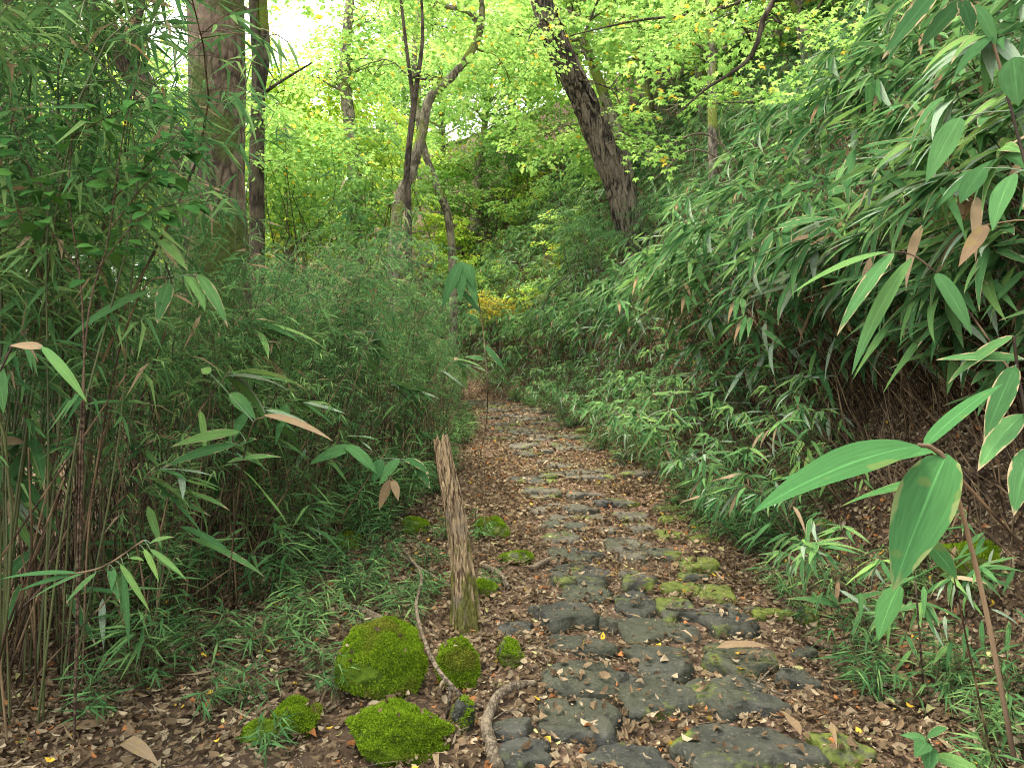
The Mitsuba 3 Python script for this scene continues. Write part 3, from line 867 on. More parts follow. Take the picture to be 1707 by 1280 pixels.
def sasa_group(name, r, separate, big=1.0, tall=1.0):
    g = {'type': 'shapegroup'}
    c, leaves = sasa_proto(r, not separate, big, tall)
    m = Mesh()
    m.tube(c, ramp(len(c), 0.0048, 0.0036, 0.002), 4, cap=False)
    for k in range(3):
        b = np.array([r.uniform(-0.1, 0.1), r.uniform(-0.12, 0.12), -0.05])
        m.tube(spline([b, b + [r.uniform(-0.05, 0.15), r.uniform(-0.1, 0.1), r.uniform(0.3, 0.5)], b + [r.uniform(0, 0.4), r.uniform(-0.2, 0.2), r.uniform(0.5, 0.85)]], 4), [0.004, 0.0035, 0.003, 0.002], 3, cap=False)
    g['cane'] = m.shape('cane_dry', smooth=True)
    joined = Mesh()
    for k, (o, d, L) in enumerate(leaves):
        m = Mesh() if separate else joined
        t = (SASA_LEAVES if separate else SASA_LOW)[r.integers(0, 3)]
        m.scatter(t, o[None], frames(d, (0, 0, 1), np.array([r.uniform(-0.5, 0.5)])), np.array([L]), r.integers(0, 4000, 1))
        if separate:
            g['leaf' if k == 0 else f'leaf_{k:03d}'] = m.shape('leaf_sasa', smooth=True)
    if not separate:
        m = joined
        for k in range(2):                  # withered leaves hanging from the cane
            i = r.integers(3, 7)
            m.scatter(SASA_LOW[1], c[i][None], frames(np.array([0.4, r.uniform(-0.5, 0.5), -1.0])), np.array([r.uniform(0.12, 0.2)]), np.array([DRY_IDS[r.integers(0, len(DRY_IDS))]]))
        g['foliage'] = joined.shape('leaf_sasa', smooth=True)
    scene[name] = g


def np_rand(i, k):
    h = ((i + 1000000) * 374761393 + (k + 1000000) * 668265263 + 1000000 * 2147483647) & 0xFFFFFFFF
    h = ((h ^ (h >> 13)) * 1274126177) & 0xFFFFFFFF
    return ((h ^ (h >> 16)) & 0xFFFFFF) / 16777215.0


DRY_IDS = [i for i in range(4000) if np_rand(i, 3) < 0.065]
GREEN_IDS = [i for i in range(4000) if np_rand(i, 3) > 0.12 and np_rand(i, 2) < 0.83]

br = np.random.default_rng(31)
NEAR_P, FAR_P = 12, 8
for k in range(NEAR_P):
    sasa_group(f'broad_bamboo_near_{k}', np.random.default_rng(100 + k), True, 1.22)
for k in range(FAR_P):
    sasa_group(f'broad_bamboo_far_{k}', np.random.default_rng(200 + k), False, 1.18)


def place(group, p, yaw, s=1.0, tilt=0.0, tilt_az=0.0):
    m = T().translate(list(map(float, p))).rotate([0, 0, 1], float(math.degrees(tilt_az))).rotate([0, 1, 0], float(math.degrees(tilt))).rotate([0, 0, 1], float(math.degrees(yaw - tilt_az))).scale(float(s))
    return {'type': 'instance', 'to_world': m, 'group': {'type': 'ref', 'id': group}}


spots = []
N = 0
tries = 0
while N < 3000 and tries < 90000:
    tries += 1
    y = 1.2 + 24 * br.uniform() ** 1.2
    s = br.uniform(0.15, 11 if y > 7 else 5.0) if br.uniform() < 0.85 else br.uniform(0.1, 1.0)
    x = bank_x(y) + s
    if abs(x) / y > 0.85 + 0.9 / y:
        continue
    dens = 0.45 if s < 0.35 else 1.0
    if br.uniform() > dens:
        continue
    if y < 2.6 and s < 1.3:
        continue
    if y > 10 and s < 0.15 or y > 30:
        continue
    if 2.0 < y < 5.2 and s < 0.65:          # the bare foot of the bank in the foreground
        continue
    spots.append((x, y, s))
    N += 1
for k in range(900):
    y, s = br.uniform(17, 36), br.uniform(2.0, 16)
    if abs(bank_x(y) + s) / y < 0.8:
        spots.append((bank_x(y) + s, y, s))
for k in range(320):
    y, s = br.uniform(16, 29), br.uniform(-0.1, 7)
    spots.append((bank_x(y) + s, y, max(s, 0.7)))
for k in range(22):
    y, s = br.uniform(2.9, 4.8), br.uniform(-0.35, 0.3)
    spots.append((bank_x(y) + s, y, s))
for k in range(330):
    y = 4.6 + 16 * br.uniform() ** 1.2
    s = br.uniform(-0.30, 0.45)
    spots.append((bank_x(y) + s, y, s))
spots = sorted(spots, key=lambda q: math.hypot(q[0], q[1]))
stuffed = 0
for n, (x, y, s) in enumerate(spots):
    z = float(ground(x, y))
    yaw = math.pi + br.normal(-0.0, 0.55) + (0.35 if y < 8 else 0.0)
    sc = br.uniform(0.8, 1.15) * (br.uniform(0.34, 0.58) if s < 0.6 else 1.0) * (0.8 if y > 13 else 0.88 if y > 9 else 1.0)
    p = (x, y, z)
    if n < 150:
        k = thing('broad_bamboo', 'broad-leaved dwarf bamboo plant arching from the near right bank', 'bamboo', 'broad-leaved dwarf bamboo on the right bank')
        scene[k] = place(f'broad_bamboo_near_{br.integers(NEAR_P)}', p, yaw, sc, 0.35, math.pi)
    elif n < 300:
        k = thing('broad_bamboo', 'broad-leaved dwarf bamboo plant in the middle stretch of the right bank', 'bamboo', 'broad-leaved dwarf bamboo farther along the bank')
        scene[k] = place(f'broad_bamboo_far_{br.integers(FAR_P)}', p, yaw, sc, 0.35, math.pi)
        labels[k + '__foliage'] = {'kind': 'stuff'}
    else:
        stuffed += 1
        scene[f'bamboo_cover__{stuffed:04d}'] = place(f'broad_bamboo_far_{br.integers(FAR_P)}', p, yaw, sc * 1.08, 0.3, math.pi)
labels['bamboo_cover'] = {'label': 'dense cover of broad-leaved dwarf bamboo higher and farther along the right bank', 'category': 'bamboo', 'kind': 'stuff'}

# brown dead stems in the shade under the bank's bamboo
m = Mesh()
for k in range(2000):
    y = 2.0 + 6 * br.uniform() ** 1.3
    s = br.uniform(0.15, 3.2)
    x = bank_x(y) + s
    b = np.array([x, y, float(ground(x, y)) - 0.05])
    e = b + [br.uniform(-0.55, 0.05), br.uniform(-0.2, 0.2), br.uniform(0.25, 0.75)]
    mid = (b + e) / 2 + br.normal(0, 0.04, 3)
    m.tube(np.array([b, mid, e]), [0.0045, 0.004, 0.002], 3, cap=False)
scene['dead_stems'] = m.shape('cane_dry', smooth=True)
labels['dead_stems'] = {'label': 'brown dead bamboo stems standing in the shade of the right bank', 'category': 'bamboo stems', 'kind': 'stuff'}

# ------------------------------------------------------------------ narrow-leaved bamboo thicket (left)
NARROW = [diamond(0.10, 0.012, d_, 0.35) for d_ in (0.1, 0.25, 0.45)]


def culm_group(name, r, H, bare=0.05):
    c = spline([(0, 0, -0.1), (r.normal(0, 0.05), r.normal(0, 0.05), 0.4 * H), (r.normal(0, 0.14), r.normal(0, 0.14), 0.8 * H), (r.normal(0, 0.3), r.normal(0, 0.3), H)], 12)
    m, lf = Mesh(), Mesh()
    m.tube(c, ramp(12, 0.0055, 0.005, 0.0035, 0.0015), 4, cap=False)
    nb = r.integers(18, 26)
    for k in range(nb):
        t = r.uniform(bare, 1.0) ** 0.72
        i = min(int(t * 11), 10)
        o = c[i] + (c[i + 1] - c[i]) * (t * 11 - i)
        a = r.uniform(0, 6.28)
        L = r.uniform(0.10, 0.34)
        d = np.array([math.cos(a), math.sin(a), r.uniform(0.0, 0.9)])
        e = o + unit(d) * L
        m.tube(np.array([o, (o + e) / 2 + [0, 0, 0.01], e]), [0.0018, 0.0015, 0.001], 3, cap=False)
        n = r.integers(4, 8)
        f = r.uniform(0.35, 1.0, n)
        O = o + (e - o) * f[:, None]
        ang = a + r.normal(0, 0.95, n)
        D = np.stack([np.cos(ang), np.sin(ang), r.uniform(-0.75, 0.35, n)], -1)
        S = r.uniform(0.10, 0.21, n)
        lf.scatter(NARROW[r.integers(0, 3)], O, frames(D, (0, 0, 1), r.normal(0, 0.5, n)), S, r.integers(0, 4000, n))
    scene[name] = {'type': 'shapegroup', 'cane': m.shape('cane_green' if r.uniform() < 0.6 else 'cane_dry', smooth=True), 'foliage': lf.shape('leaf_bamboo', smooth=False)}


NC = 12
for k in range(NC):
    culm_group(f'narrow_bamboo_{k}', np.random.default_rng(300 + k), np.random.default_rng(k).uniform(2.2, 3.0), 0.26 if k < 6 else 0.05)
cr = np.random.default_rng(41)
culms = []
while len(culms) < 1250:
    y = 2.75 + 17 * cr.uniform() ** 1.35
    s = cr.uniform() ** 1.3 * (4.5 if y > 6 else 3.4)
    x = left_x(y) - 0.05 - s
    if abs(x) / y > 0.78 + 0.4 / y:
        continue
    if (x + 2.45) ** 2 + (y - 6) ** 2 < 0.16:
        continue
    culms.append((x, y))
culms += [(cr.uniform(-2.75, -1.75), cr.uniform(3.7, 5.3)) for _ in range(3)]
TALL = set(culms[-3:])
culms.sort(key=lambda q: math.hypot(*q))
for n, (x, y) in enumerate(culms):
    p = (x, y, float(ground(x, y)))
    sc = cr.uniform(0.72, 1.12) * (1.45 if (x, y) in TALL else 1.22 if y < 4.6 and x / y < -0.56 else 0.72 if y < 6 and x / y > -0.50 else 0.9) * (0.75 if left_x(y) - x < 0.25 else 1.0) * (0.62 if y > 11.5 else 0.85 if y > 9 else 1.0)
    inst = place(f'narrow_bamboo_{cr.integers(0, 6) if y < 4.8 else cr.integers(3, NC)}', p, cr.uniform(0, 6.28), sc, abs(cr.normal(0, 0.10)), cr.uniform(-1.2, 1.2))
    if n < 300:
        where = ('in the near left corner of the thicket' if y < 3.7 and x < -2.3 else 'at the near edge of the left thicket' if y < 3.7 else 'in front of the thick straight trunk' if y < 5.4 and x < -1.9 else 'at the thicket edge left of the mossy boulders' if y < 5.4
                 else 'beside the thick straight trunk' if x < -1.7 else 'at the thicket edge behind the rotten post')
        k = thing('narrow_bamboo', 'slender narrow-leaved bamboo cane ' + where, 'bamboo', 'narrow-leaved bamboo canes ' + where)
        scene[k] = inst
        labels[k + '__foliage'] = {'kind': 'stuff'}
    else:
        scene[f'bamboo_thicket__{n - 299:04d}'] = inst
labels['bamboo_thicket'] = {'label': 'deeper mass of narrow-leaved bamboo behind the front canes on the left', 'category': 'bamboo', 'kind': 'stuff'}

for k in range(34):
    y = 3.3 + 6.5 * cr.uniform() ** 1.2
    x = left_x(y) - cr.uniform(0.0, 1.3)
    kk = thing('broad_bamboo', 'broad-leaved bamboo plant growing among the narrow-leaved canes of the left thicket', 'bamboo', 'broad-leaved bamboo mixed into the left thicket')
    scene[kk] = place(f'broad_bamboo_near_{cr.integers(NEAR_P)}', (x, y, float(ground(x, y))), cr.normal(0.0, 0.9), cr.uniform(0.6, 1.25), 0.12, cr.uniform(-1, 1))
m = Mesh()
for k in range(1300):
    y = 2.7 + 7.5 * cr.uniform() ** 1.3
    x = left_x(y) - cr.uniform(0.0, 2.6)
    b = np.array([x, y, float(ground(x, y)) - 0.05])
    h = cr.uniform(0.4, 1.5)
    lean = cr.normal(0, 0.28, 2) * h
    m.tube(np.array([b, b + [lean[0] * 0.4, lean[1] * 0.4, h * 0.5], b + [lean[0], lean[1], h]]), [0.005, 0.0045, 0.003], 4, cap=False)
scene['dead_canes'] = m.shape('cane_dry', smooth=True)
labels['dead_canes'] = {'label': 'bare brown bamboo canes crowding the lower part of the left thicket', 'category': 'bamboo canes', 'kind': 'stuff'}


# ------------------------------------------------------------------ low bamboo tufts along the path
def tuft_group(name, r, R=0.22, n=98, w=0.085):
    m, lf = Mesh(), Mesh()
    for k in range(7):
        a = r.uniform(0, 6.28)
        e = np.array([math.cos(a) * R * r.uniform(0.1, 0.7), math.sin(a) * R * r.uniform(0.1, 0.7), r.uniform(0.10, 0.30)])
        b = np.array([r.uniform(-0.04, 0.04), r.uniform(-0.04, 0.04), -0.03])
        c = spline([b, b * 0.5 + e * 0.5 + [0, 0, 0.03], e], 5)
        m.tube(c, ramp(5, 0.003, 0.0015), 3, cap=False)
        nn = n // 7
        t = r.uniform(0.3, 1, nn)
        O = np.stack([np.interp(t, np.linspace(0, 1, 5), c[:, q]) for q in range(3)], -1)
        ang = a + r.normal(0, 1.2, nn)
        D = np.stack([np.cos(ang), np.sin(ang), r.uniform(-0.4, 0.6, nn)], -1)
        lf.scatter(diamond(w, 0.012, 0.25, 0.35), O, frames(D, (0, 0, 1), r.normal(0, 0.4, nn)), r.uniform(0.07, 0.14, nn), np.asarray(GREEN_IDS)[r.integers(0, len(GREEN_IDS), nn)])
    scene[name] = {'type': 'shapegroup', 'stems': m.shape('cane_green', smooth=True), 'foliage': lf.shape('leaf_bamboo', smooth=False)}


for k in range(5):
    tuft_group(f'tuft_{k}', np.random.default_rng(400 + k))
tr = np.random.default_rng(51)


def tuft(px, py, s, label, group=None, up=0.0):
    p = on_ground(px, py)
    k = thing('bamboo_tuft', label, 'bamboo', group)
    scene[k] = place(f'tuft_{tr.integers(5)}', p + [0, 0, up], tr.uniform(0, 6.28), s)
    labels[k + '__foliage'] = {'kind': 'stuff'}


tuft(1458, 1150, 0.95, 'dark green bamboo seedling standing alone on the litter right of the path')
tuft(1690, 1230, 1.2, 'bamboo tuft in the lower right corner')
tuft(1640, 1290, 1.0, 'bamboo tuft at the bottom edge near the right corner')
tuft(520, 1130, 0.8, 'bamboo sprigs against the left side of the large mossy boulder', up=0.02)
tuft(560, 1175, 0.7, 'bamboo sprigs spilling over the front of the large mossy boulder', up=0.05)
tuft(445, 1262, 0.7, 'bamboo sprigs over the low mossy rock')
for px, py, s in [(480, 1060, 1.0), (560, 1000, 1.0), (620, 985, 0.9), (650, 1020, 0.8), (600, 1065, 0.7), (690, 1000, 0.8), (715, 950, 0.8), (640, 930, 0.9), (540, 940, 1.0), (700, 1035, 0.7), (800, 905, 0.8), (812, 985, 0.6), (380, 1080, 1.0), (420, 1180, 0.8), (330, 1130, 1.0), (500, 990, 1.3), (460, 1010, 1.2), (590, 1020, 1.0), (630, 960, 1.2), (670, 1050, 0.8), (580, 960, 1.3), (530, 1040, 1.1), (610, 910, 1.3), (660, 900, 1.2), (250, 1150, 1.2), (430, 1110, 1.1), (500, 1090, 1.0), (350, 1190, 0.9), (150, 1200, 1.0), (740, 900, 0.9), (725, 1000, 0.7), (590, 1100, 0.8)]:
    tuft(px, py, s, 'low bamboo sprigs growing from the litter between thicket and path', 'low bamboo sprigs left of the path')
for k in range(26):
    y = tr.uniform(3.2, 9)
    x = left_x(y) - tr.uniform(-0.15, 0.35)
    kk = thing('bamboo_tuft', 'leafy bamboo sprig at the foot of the canes along the left thicket', 'bamboo', 'leafy bamboo sprigs at the foot of the left thicket')
    scene[kk] = place(f'tuft_{tr.integers(5)}', (x, y, float(ground(x, y)) + tr.uniform(0, 0.25)), tr.uniform(0, 6.28), tr.uniform(1.2, 2.2))
    labels[kk + '__foliage'] = {'kind': 'stuff'}
for k in range(14):
    y = tr.uniform(2.6, 4.8)
    x = bank_x(y) + tr.uniform(-0.55, 0.1)
    kk = thing('bamboo_tuft', 'low bamboo tuft in the litter at the lower right under the big leaves', 'bamboo', 'low bamboo tufts at the lower right')
    scene[kk] = place(f'tuft_{tr.integers(5)}', (x, y, float(ground(x, y))), tr.uniform(0, 6.28), tr.uniform(0.7, 1.2))
    labels[kk + '__foliage'] = {'kind': 'stuff'}
for k in range(120):
    y = 4.9 + 13 * tr.uniform() ** 1.3
    x = bank_x(y) + tr.uniform(-0.45, 0.5)
    kk = thing('bamboo_tuft', 'low green bamboo tuft fringing the foot of the right bank', 'bamboo', 'low bamboo tufts at the foot of the right bank')
    scene[kk] = place(f'tuft_{tr.integers(5)}', (x, y, float(ground(x, y))), tr.uniform(0, 6.28), tr.uniform(0.9, 1.5))
    labels[kk + '__foliage'] = {'kind': 'stuff'}
for k in range(22):
    y = tr.uniform(5.5, 15)
    x = left_x(y) + tr.uniform(-0.1, 0.30)
    kk = thing('bamboo_tuft', 'low green bamboo tuft fringing the left edge of the path', 'bamboo', 'low bamboo tufts along the left edge of the path')
    scene[kk] = place(f'tuft_{tr.integers(5)}', (x, y, float(ground(x, y))), tr.uniform(0, 6.28), tr.uniform(0.8, 1.4))
    labels[kk + '__foliage'] = {'kind': 'stuff'}


# ------------------------------------------------------------------ single bamboo plants with large leaves
def spray_plant(label, stem, leaves, mat='leaf_sasa', cane='cane_dry', r=0.003, name='large_leaf_bamboo', seed=0):
    """stem: points; leaves: (base, tip, width in metres, droop, dry?)"""
    t = thing(name, label, 'bamboo')
    m = Mesh()
    c = spline(stem, 22)
    m.tube(c, ramp(22, r * 1.3, r), 6)
    part(t, 'cane', m.shape(cane, smooth=True))
    rr = np.random.default_rng(900 + seed)
    for b, e, w, droop, dry in leaves:
        b, e = np.asarray(b, float), np.asarray(e, float)
        j = c[np.argmin(np.linalg.norm(c - b, axis=1))]
        L = np.linalg.norm(e - b)
        tm = strip(14, w / L, droop, 0.16, 0.05, 0.42, 1.1, rr.uniform(-0.25, 0.25))
        v = tm[0].copy()
        ax = unit(v[-2])                                                # chord to the tip, back onto +x
        R2 = np.array([[ax[0], 0, -ax[2]], [0, 1, 0], [ax[2], 0, ax[0]]])
        v = v @ R2
        v = v / v[-2, 0]
        toward = unit(np.array([0, 0, EYE]) - (b + e) / 2)
        m = Mesh()
        m.scatter((v, tm[1], tm[2]), b[None], frames(e - b, unit(toward * 0.8 + [0, 0, 1.0] + rr.normal(0, 0.2, 3))), np.array([L]), np.array([GREEN_IDS[rr.integers(len(GREEN_IDS))]]))
        if np.linalg.norm(j - b) > 0.004:
            m.tube(np.array([j, (j + b) / 2 + [0, 0, 0.003], b]), [0.0016, 0.0014, 0.0012], 4)
        part(t, 'leaf', m.shape('leaf_dry' if dry else mat, smooth=True), 'withered tan leaf' if dry else None)


D = 1.0
spray_plant('foreground bamboo stem with two very large glossy green leaves', [at(1690, 1260, 1.0), at(1640, 1000, 1.02), at(1585, 790, 1.0), at(1556, 748, 1.0), at(1530, 742, 1.0)], [
    (at(1532, 743, 1.0), at(1254, 856, 0.93), 0.062, 0.5, 0), (at(1578, 757, 1.0), at(1488, 985, 0.92), 0.070, 0.45, 0), (at(1560, 752, 1.02), at(1300, 800, 1.12), 0.030, 0.3, 0),
    (at(1500, 975, 1.0), at(1464, 1068, 0.98), 0.032, 0.4, 0), (at(1536, 895, 1.0), at(1596, 966, 1.0), 0.026, 0.6, 0), (at(1580, 800, 1.05), at(1400, 845, 1.15), 0.028, 0.4, 0),
    (at(1540, 745, 1.1), at(1672, 640, 1.2), 0.030, 0.3, 0)], 'leaf_big', seed=1)
spray_plant('bamboo stem at the right edge with drooping grey green leaves', [at(1760, 1100, 1.3), at(1730, 800, 1.35), at(1700, 640, 1.4), at(1690, 560, 1.4)], [
    (at(1706, 690, 1.4), at(1630, 785, 1.35), 0.045, 0.5, 0), (at(1692, 610, 1.4), at(1640, 735, 1.36), 0.040, 0.4, 0), (at(1720, 745, 1.35), at(1690, 860, 1.3), 0.045, 0.6, 0),
    (at(1690, 560, 1.4), at(1580, 640, 1.5), 0.030, 0.5, 0), (at(1710, 600, 1.4), at(1560, 600, 1.5), 0.028, 0.4, 0)], seed=2)
spray_plant('bamboo stem in the upper right corner with broad leaves and scorched edges', [at(1800, 700, 1.5), at(1740, 400, 1.55), at(1690, 200, 1.6), at(1650, 60, 1.6), at(1600, 0, 1.6)], [
    (at(1600, 196, 1.6), at(1543, 306, 1.55), 0.048, 0.35, 0), (at(1690, 96, 1.5), at(1698, 178, 1.5), 0.055, 0.3, 0), (at(1570, -25, 1.6), at(1470, 100, 1.6), 0.042, 0.3, 0),
    (at(1605, 0, 1.6), at(1530, 85, 1.65), 0.040, 0.4, 0), (at(1655, 60, 1.6), at(1590, 130, 1.6), 0.03, 0.6, 0), (at(1625, 10, 1.6), at(1660, 80, 1.6), 0.03, 0.6, 0),
    (at(1645, 375, 1.6), at(1598, 445, 1.58), 0.032, 0.4, 1), (at(1690, 290, 1.55), at(1655, 385, 1.5), 0.045, 0.4, 0), (at(1640, 280, 1.6), at(1600, 340, 1.6), 0.045, 0.5, 0),
    (at(1600, 0, 1.6), at(1620, 60, 1.6), 0.04, 0.6, 0)], seed=3)
spray_plant('bamboo stem low on the right bank with leaves spread over dark stems', [at(1700, 640, 2.6), at(1600, 500, 2.6), at(1530, 430, 2.6), at(1480, 420, 2.6)], [
    (at(1490, 420, 2.6), at(1395, 560, 2.5), 0.05, 0.5, 0), (at(1520, 430, 2.6), at(1420, 625, 2.5), 0.06, 0.4, 0), (at(1560, 455, 2.6), at(1620, 560, 2.5), 0.06, 0.5, 0), (at(1480, 420, 2.6), at(1320, 490, 2.6), 0.045, 0.5, 0),
    ], seed=4)
spray_plant('bamboo tip with a fan of hanging dark leaves above the left thicket', [on_ground(800, 760), at(812, 690, 5.4), at(806, 560, 5.3), at(790, 470, 5.2), at(764, 434, 5.2)], [
    (at(768, 436, 5.2), at(737, 515, 5.1), 0.085, 0.5, 0), (at(772, 436, 5.2), at(768, 505, 5.1), 0.08, 0.4, 0), (at(778, 440, 5.2), at(790, 480, 5.1), 0.075, 0.6, 0), (at(776, 445, 5.2), at(796, 512, 5.1), 0.07, 0.4, 0),
    (at(764, 434, 5.2), at(750, 428, 5.2), 0.05, 0.5, 0), (at(800, 520, 5.3), at(750, 470, 5.2), 0.06, 0.5, 0), (at(803, 545, 5.3), at(770, 520, 5.2), 0.06, 0.5, 0), (at(806, 575, 5.3), at(842, 620, 5.3), 0.06, 0.4, 0), (at(808, 600, 5.3), at(775, 595, 5.3), 0.05, 0.4, 0)], seed=5)
spray_plant('bamboo stem in the left thicket with curved leaves shining grey', [at(140, 900, 3.0), at(190, 620, 2.9), at(240, 480, 2.8), at(290, 462, 2.8)], [
    (at(310, 460, 2.8), at(342, 520, 2.7), 0.045, 0.8, 0), (at(330, 458, 2.8), at(380, 545, 2.7), 0.045, 0.8, 0), (at(282, 472, 2.8), at(262, 540, 2.7), 0.055, 0.7, 0), (at(265, 400, 2.8), at(313, 452, 2.7), 0.04, 0.7, 0),
    (at(250, 485, 2.8), at(110, 570, 2.7), 0.04, 0.6, 0), (at(280, 490, 2.8), at(325, 512, 2.75), 0.022, 0.5, 1)], seed=6)
spray_plant('long green bamboo leaf with a tan stalk end at the far left', [at(-30, 700, 2.0), at(0, 620, 2.0), at(20, 578, 2.0)], [
    (at(70, 578, 2.0), at(146, 672, 1.95), 0.028, 0.5, 0), (at(72, 580, 2.0), at(16, 576, 2.0), 0.03, 0.3, 1), (at(0, 610, 2.0), at(6, 690, 2.0), 0.03, 0.3, 0)], seed=7)
spray_plant('bamboo shoots with large leaves at the thicket edge left of the post', [on_ground(640, 880), at(655, 830, 4.8), at(640, 770, 4.6), at(600, 745, 4.5)], [
    (at(575, 742, 4.5), at(628, 790, 4.4), 0.09, 0.6, 0), (at(590, 745, 4.5), at(515, 775, 4.4), 0.085, 0.6, 0), (at(635, 765, 4.5), at(622, 805, 4.4), 0.07, 0.5, 0), (at(665, 765, 4.5), at(632, 810, 4.4), 0.08, 0.5, 0),
    (at(675, 765, 4.5), at(715, 790, 4.4), 0.07, 0.6, 0), (at(650, 800, 4.6), at(632, 850, 4.5), 0.06, 0.4, 1), (at(655, 800, 4.6), at(664, 835, 4.5), 0.05, 0.4, 1), (at(690, 770, 4.5), at(717, 815, 4.4), 0.06, 0.5, 0)], seed=8)
spray_plant('bamboo stem with one long tan edged leaf arching right in the left thicket', [at(380, 980, 3.4), at(400, 800, 3.3), at(420, 710, 3.2), at(440, 695, 3.2)], [
    (at(440, 692, 3.2), at(555, 735, 3.1), 0.035, 0.7, 1), (at(385, 655, 3.3), at(427, 700, 3.2), 0.06, 0.4, 0), (at(350, 622, 3.3), at(335, 615, 3.3), 0.05, 0.4, 0), (at(380, 770, 3.3), at(470, 762, 3.2), 0.055, 0.3, 0),
    (at(390, 750, 3.3), at(428, 732, 3.2), 0.06, 0.4, 0), (at(395, 740, 3.3), at(270, 780, 3.2), 0.05, 0.5, 0), (at(400, 720, 3.3), at(285, 745, 3.2), 0.05, 0.5, 0)], seed=9)
spray_plant('drooping green bamboo branch hanging in the dark lower left', [at(40, 1010, 2.5), at(90, 965, 2.5), at(170, 945, 2.5), at(240, 900, 2.5)],
            [(at(x0, y0, 2.5), at(x1, y1, 2.45), 0.020, 0.4, 0) for x0, y0, x1, y1 in [(130, 955, 0, 965), (140, 955, 50, 1000), (160, 955, 110, 1005), (180, 950, 200, 1005), (190, 948, 185, 985), (200, 940, 250, 1020), (205, 940, 215, 1080), (250, 905, 290, 895), (250, 915, 310, 965), (240, 915, 265, 970), (215, 930, 240, 935), (120, 958, 30, 985)]], seed=10)
spray_plant('yellowing bamboo leaves stretched over the round mossy rock right of the path', [gpt(1445, 1060, 0.0), at(1420, 1020, 3.4), at(1390, 1010, 3.4)], [
    (at(1400, 1008, 3.4), at(1312, 998, 3.3), 0.04, 0.3, 0), (at(1395, 1010, 3.4), at(1345, 1002, 3.3), 0.05, 0.5, 0), (at(1400, 1005, 3.4), at(1480, 985, 3.4), 0.03, 0.3, 0)], seed=11)
spray_plant('young bamboo with pointed green leaves at the bottom right', [gpt(1560, 1275, 0.0), at(1550, 1240, 2.4), at(1545, 1228, 2.4)], [
    (at(1545, 1230, 2.4), at(1582, 1213, 2.35), 0.05, 0.4, 0), (at(1545, 1232, 2.4), at(1500, 1225, 2.4), 0.03, 0.4, 0), (at(1552, 1245, 2.4), at(1548, 1290, 2.3), 0.05, 0.4, 0), (at(1560, 1260, 2.4), at(1640, 1290, 2.3), 0.05, 0.4, 0),
    (at(1545, 1235, 2.4), at(1525, 1262, 2.3), 0.05, 0.4, 0)], seed=12)


spray_plant('bamboo tip drooping over the bright gap right of the thick trunk', [base_at(-1.75, 4.6), at(395, 300, 4.4), at(415, 120, 4.4), at(450, 60, 4.4), at(480, 70, 4.4)],
            [(at(x0, y0, 4.4), at(x1, y1, 4.35), 0.020, 0.6, 0) for x0, y0, x1, y1 in [(440, 70, 455, 125), (450, 62, 482, 110), (465, 64, 470, 130), (478, 70, 500, 120), (430, 90, 400, 130), (420, 110, 445, 165), (425, 110, 392, 160), (415, 140, 440, 200), (412, 150, 380, 175), (408, 180, 428, 240), (404, 210, 372, 250), (400, 240, 420, 300), (435, 75, 395, 95), (410, 160, 460, 190), (400, 250, 452, 285), (395, 290, 360, 340)]], 'leaf_bamboo', 'cane_green', seed=21)


def fern(label, foot, heads, seed):
    r = np.random.default_rng(seed)
    t = thing('fern', label, 'fern')
    for hd in heads:
        c = spline([foot, foot * 0.55 + hd * 0.45 + [0, 0, 0.06], hd], 20)
        m = Mesh()
        m.tube(c, ramp(20, 0.002, 0.0008), 4, cap=False)
        tg = unit(np.gradient(c, axis=0))
        sd = unit(np.cross(tg, [0, 0, 1.0]))
        for i in range(4, 20):
            for q in (-1, 1):
                L = 0.055 * math.sin(math.pi * min(1, (i - 2) / 17.5)) ** 0.7
                m.scatter(diamond(0.28, 0.02, 0.2), c[i][None], frames(sd[i] * q + tg[i] * 0.5), np.array([L + 0.008]), np.array([GREEN_IDS[r.integers(len(GREEN_IDS))]]))
        part(t, 'frond', m.shape('leaf_bamboo', smooth=False))


f0 = gpt(1620, 1000, 0)
fern('small fern below the dark mossy boulder on the right bank', f0, [f0 + [-0.16, -0.05, 0.12], f0 + [-0.05, -0.18, 0.10], f0 + [0.14, -0.08, 0.14], f0 + [-0.10, 0.05, 0.16]], 3)
f0 = gpt(1480, 985, 0)
fern('small fern sprouting behind the tip of the hanging big leaf', f0, [f0 + [-0.14, -0.02, 0.09], f0 + [0.12, -0.1, 0.10], f0 + [0.02, -0.16, 0.07]], 4)

# thin bare stems standing in the foreground right, and the two dry reeds by the path
def reed(label, pts, r=0.003, mat='cane_dry'):
    t = thing('thin_stem', label, 'stem')
    m = Mesh()
    m.tube(spline(pts, 12), ramp(12, r, r * 0.5), 5)
    scene[t] = m.shape(mat, smooth=True)


reed('thin dark reed standing in front of the far path', [gpt(808, 905, 0), at(808, 760, 5.6), at(806, 640, 5.6)], 0.004)
reed('pale broken reed stalk rising beside the thin dark reed', [gpt(792, 880, 0), at(800, 710, 6.0)], 0.005)
reed('leaning tan cane below the big leaves at the right', [at(1580, 775, 1.1), at(1650, 850, 1.15), at(1740, 950, 1.2)], 0.003)
reed('thin upright cane at the lower right', [gpt(1655, 1275, 0), at(1610, 1060, 2.2), at(1590, 960, 2.0)], 0.004)
reed('dark thin stem standing left of the hanging leaf on the right', [gpt(1455, 1085, 0), at(1430, 980, 3.3), at(1400, 870, 3.3)], 0.005, 'stick_dark')
reed('dark thin stem standing right of the hanging leaf', [gpt(1540, 1160, 0), at(1530, 1020, 2.8), at(1520, 900, 2.8)], 0.005, 'stick_dark')

# ------------------------------------------------------------------ trees
MAPLE, OVAL = maple_leaf(5), lozenge(0.72, 0.12)


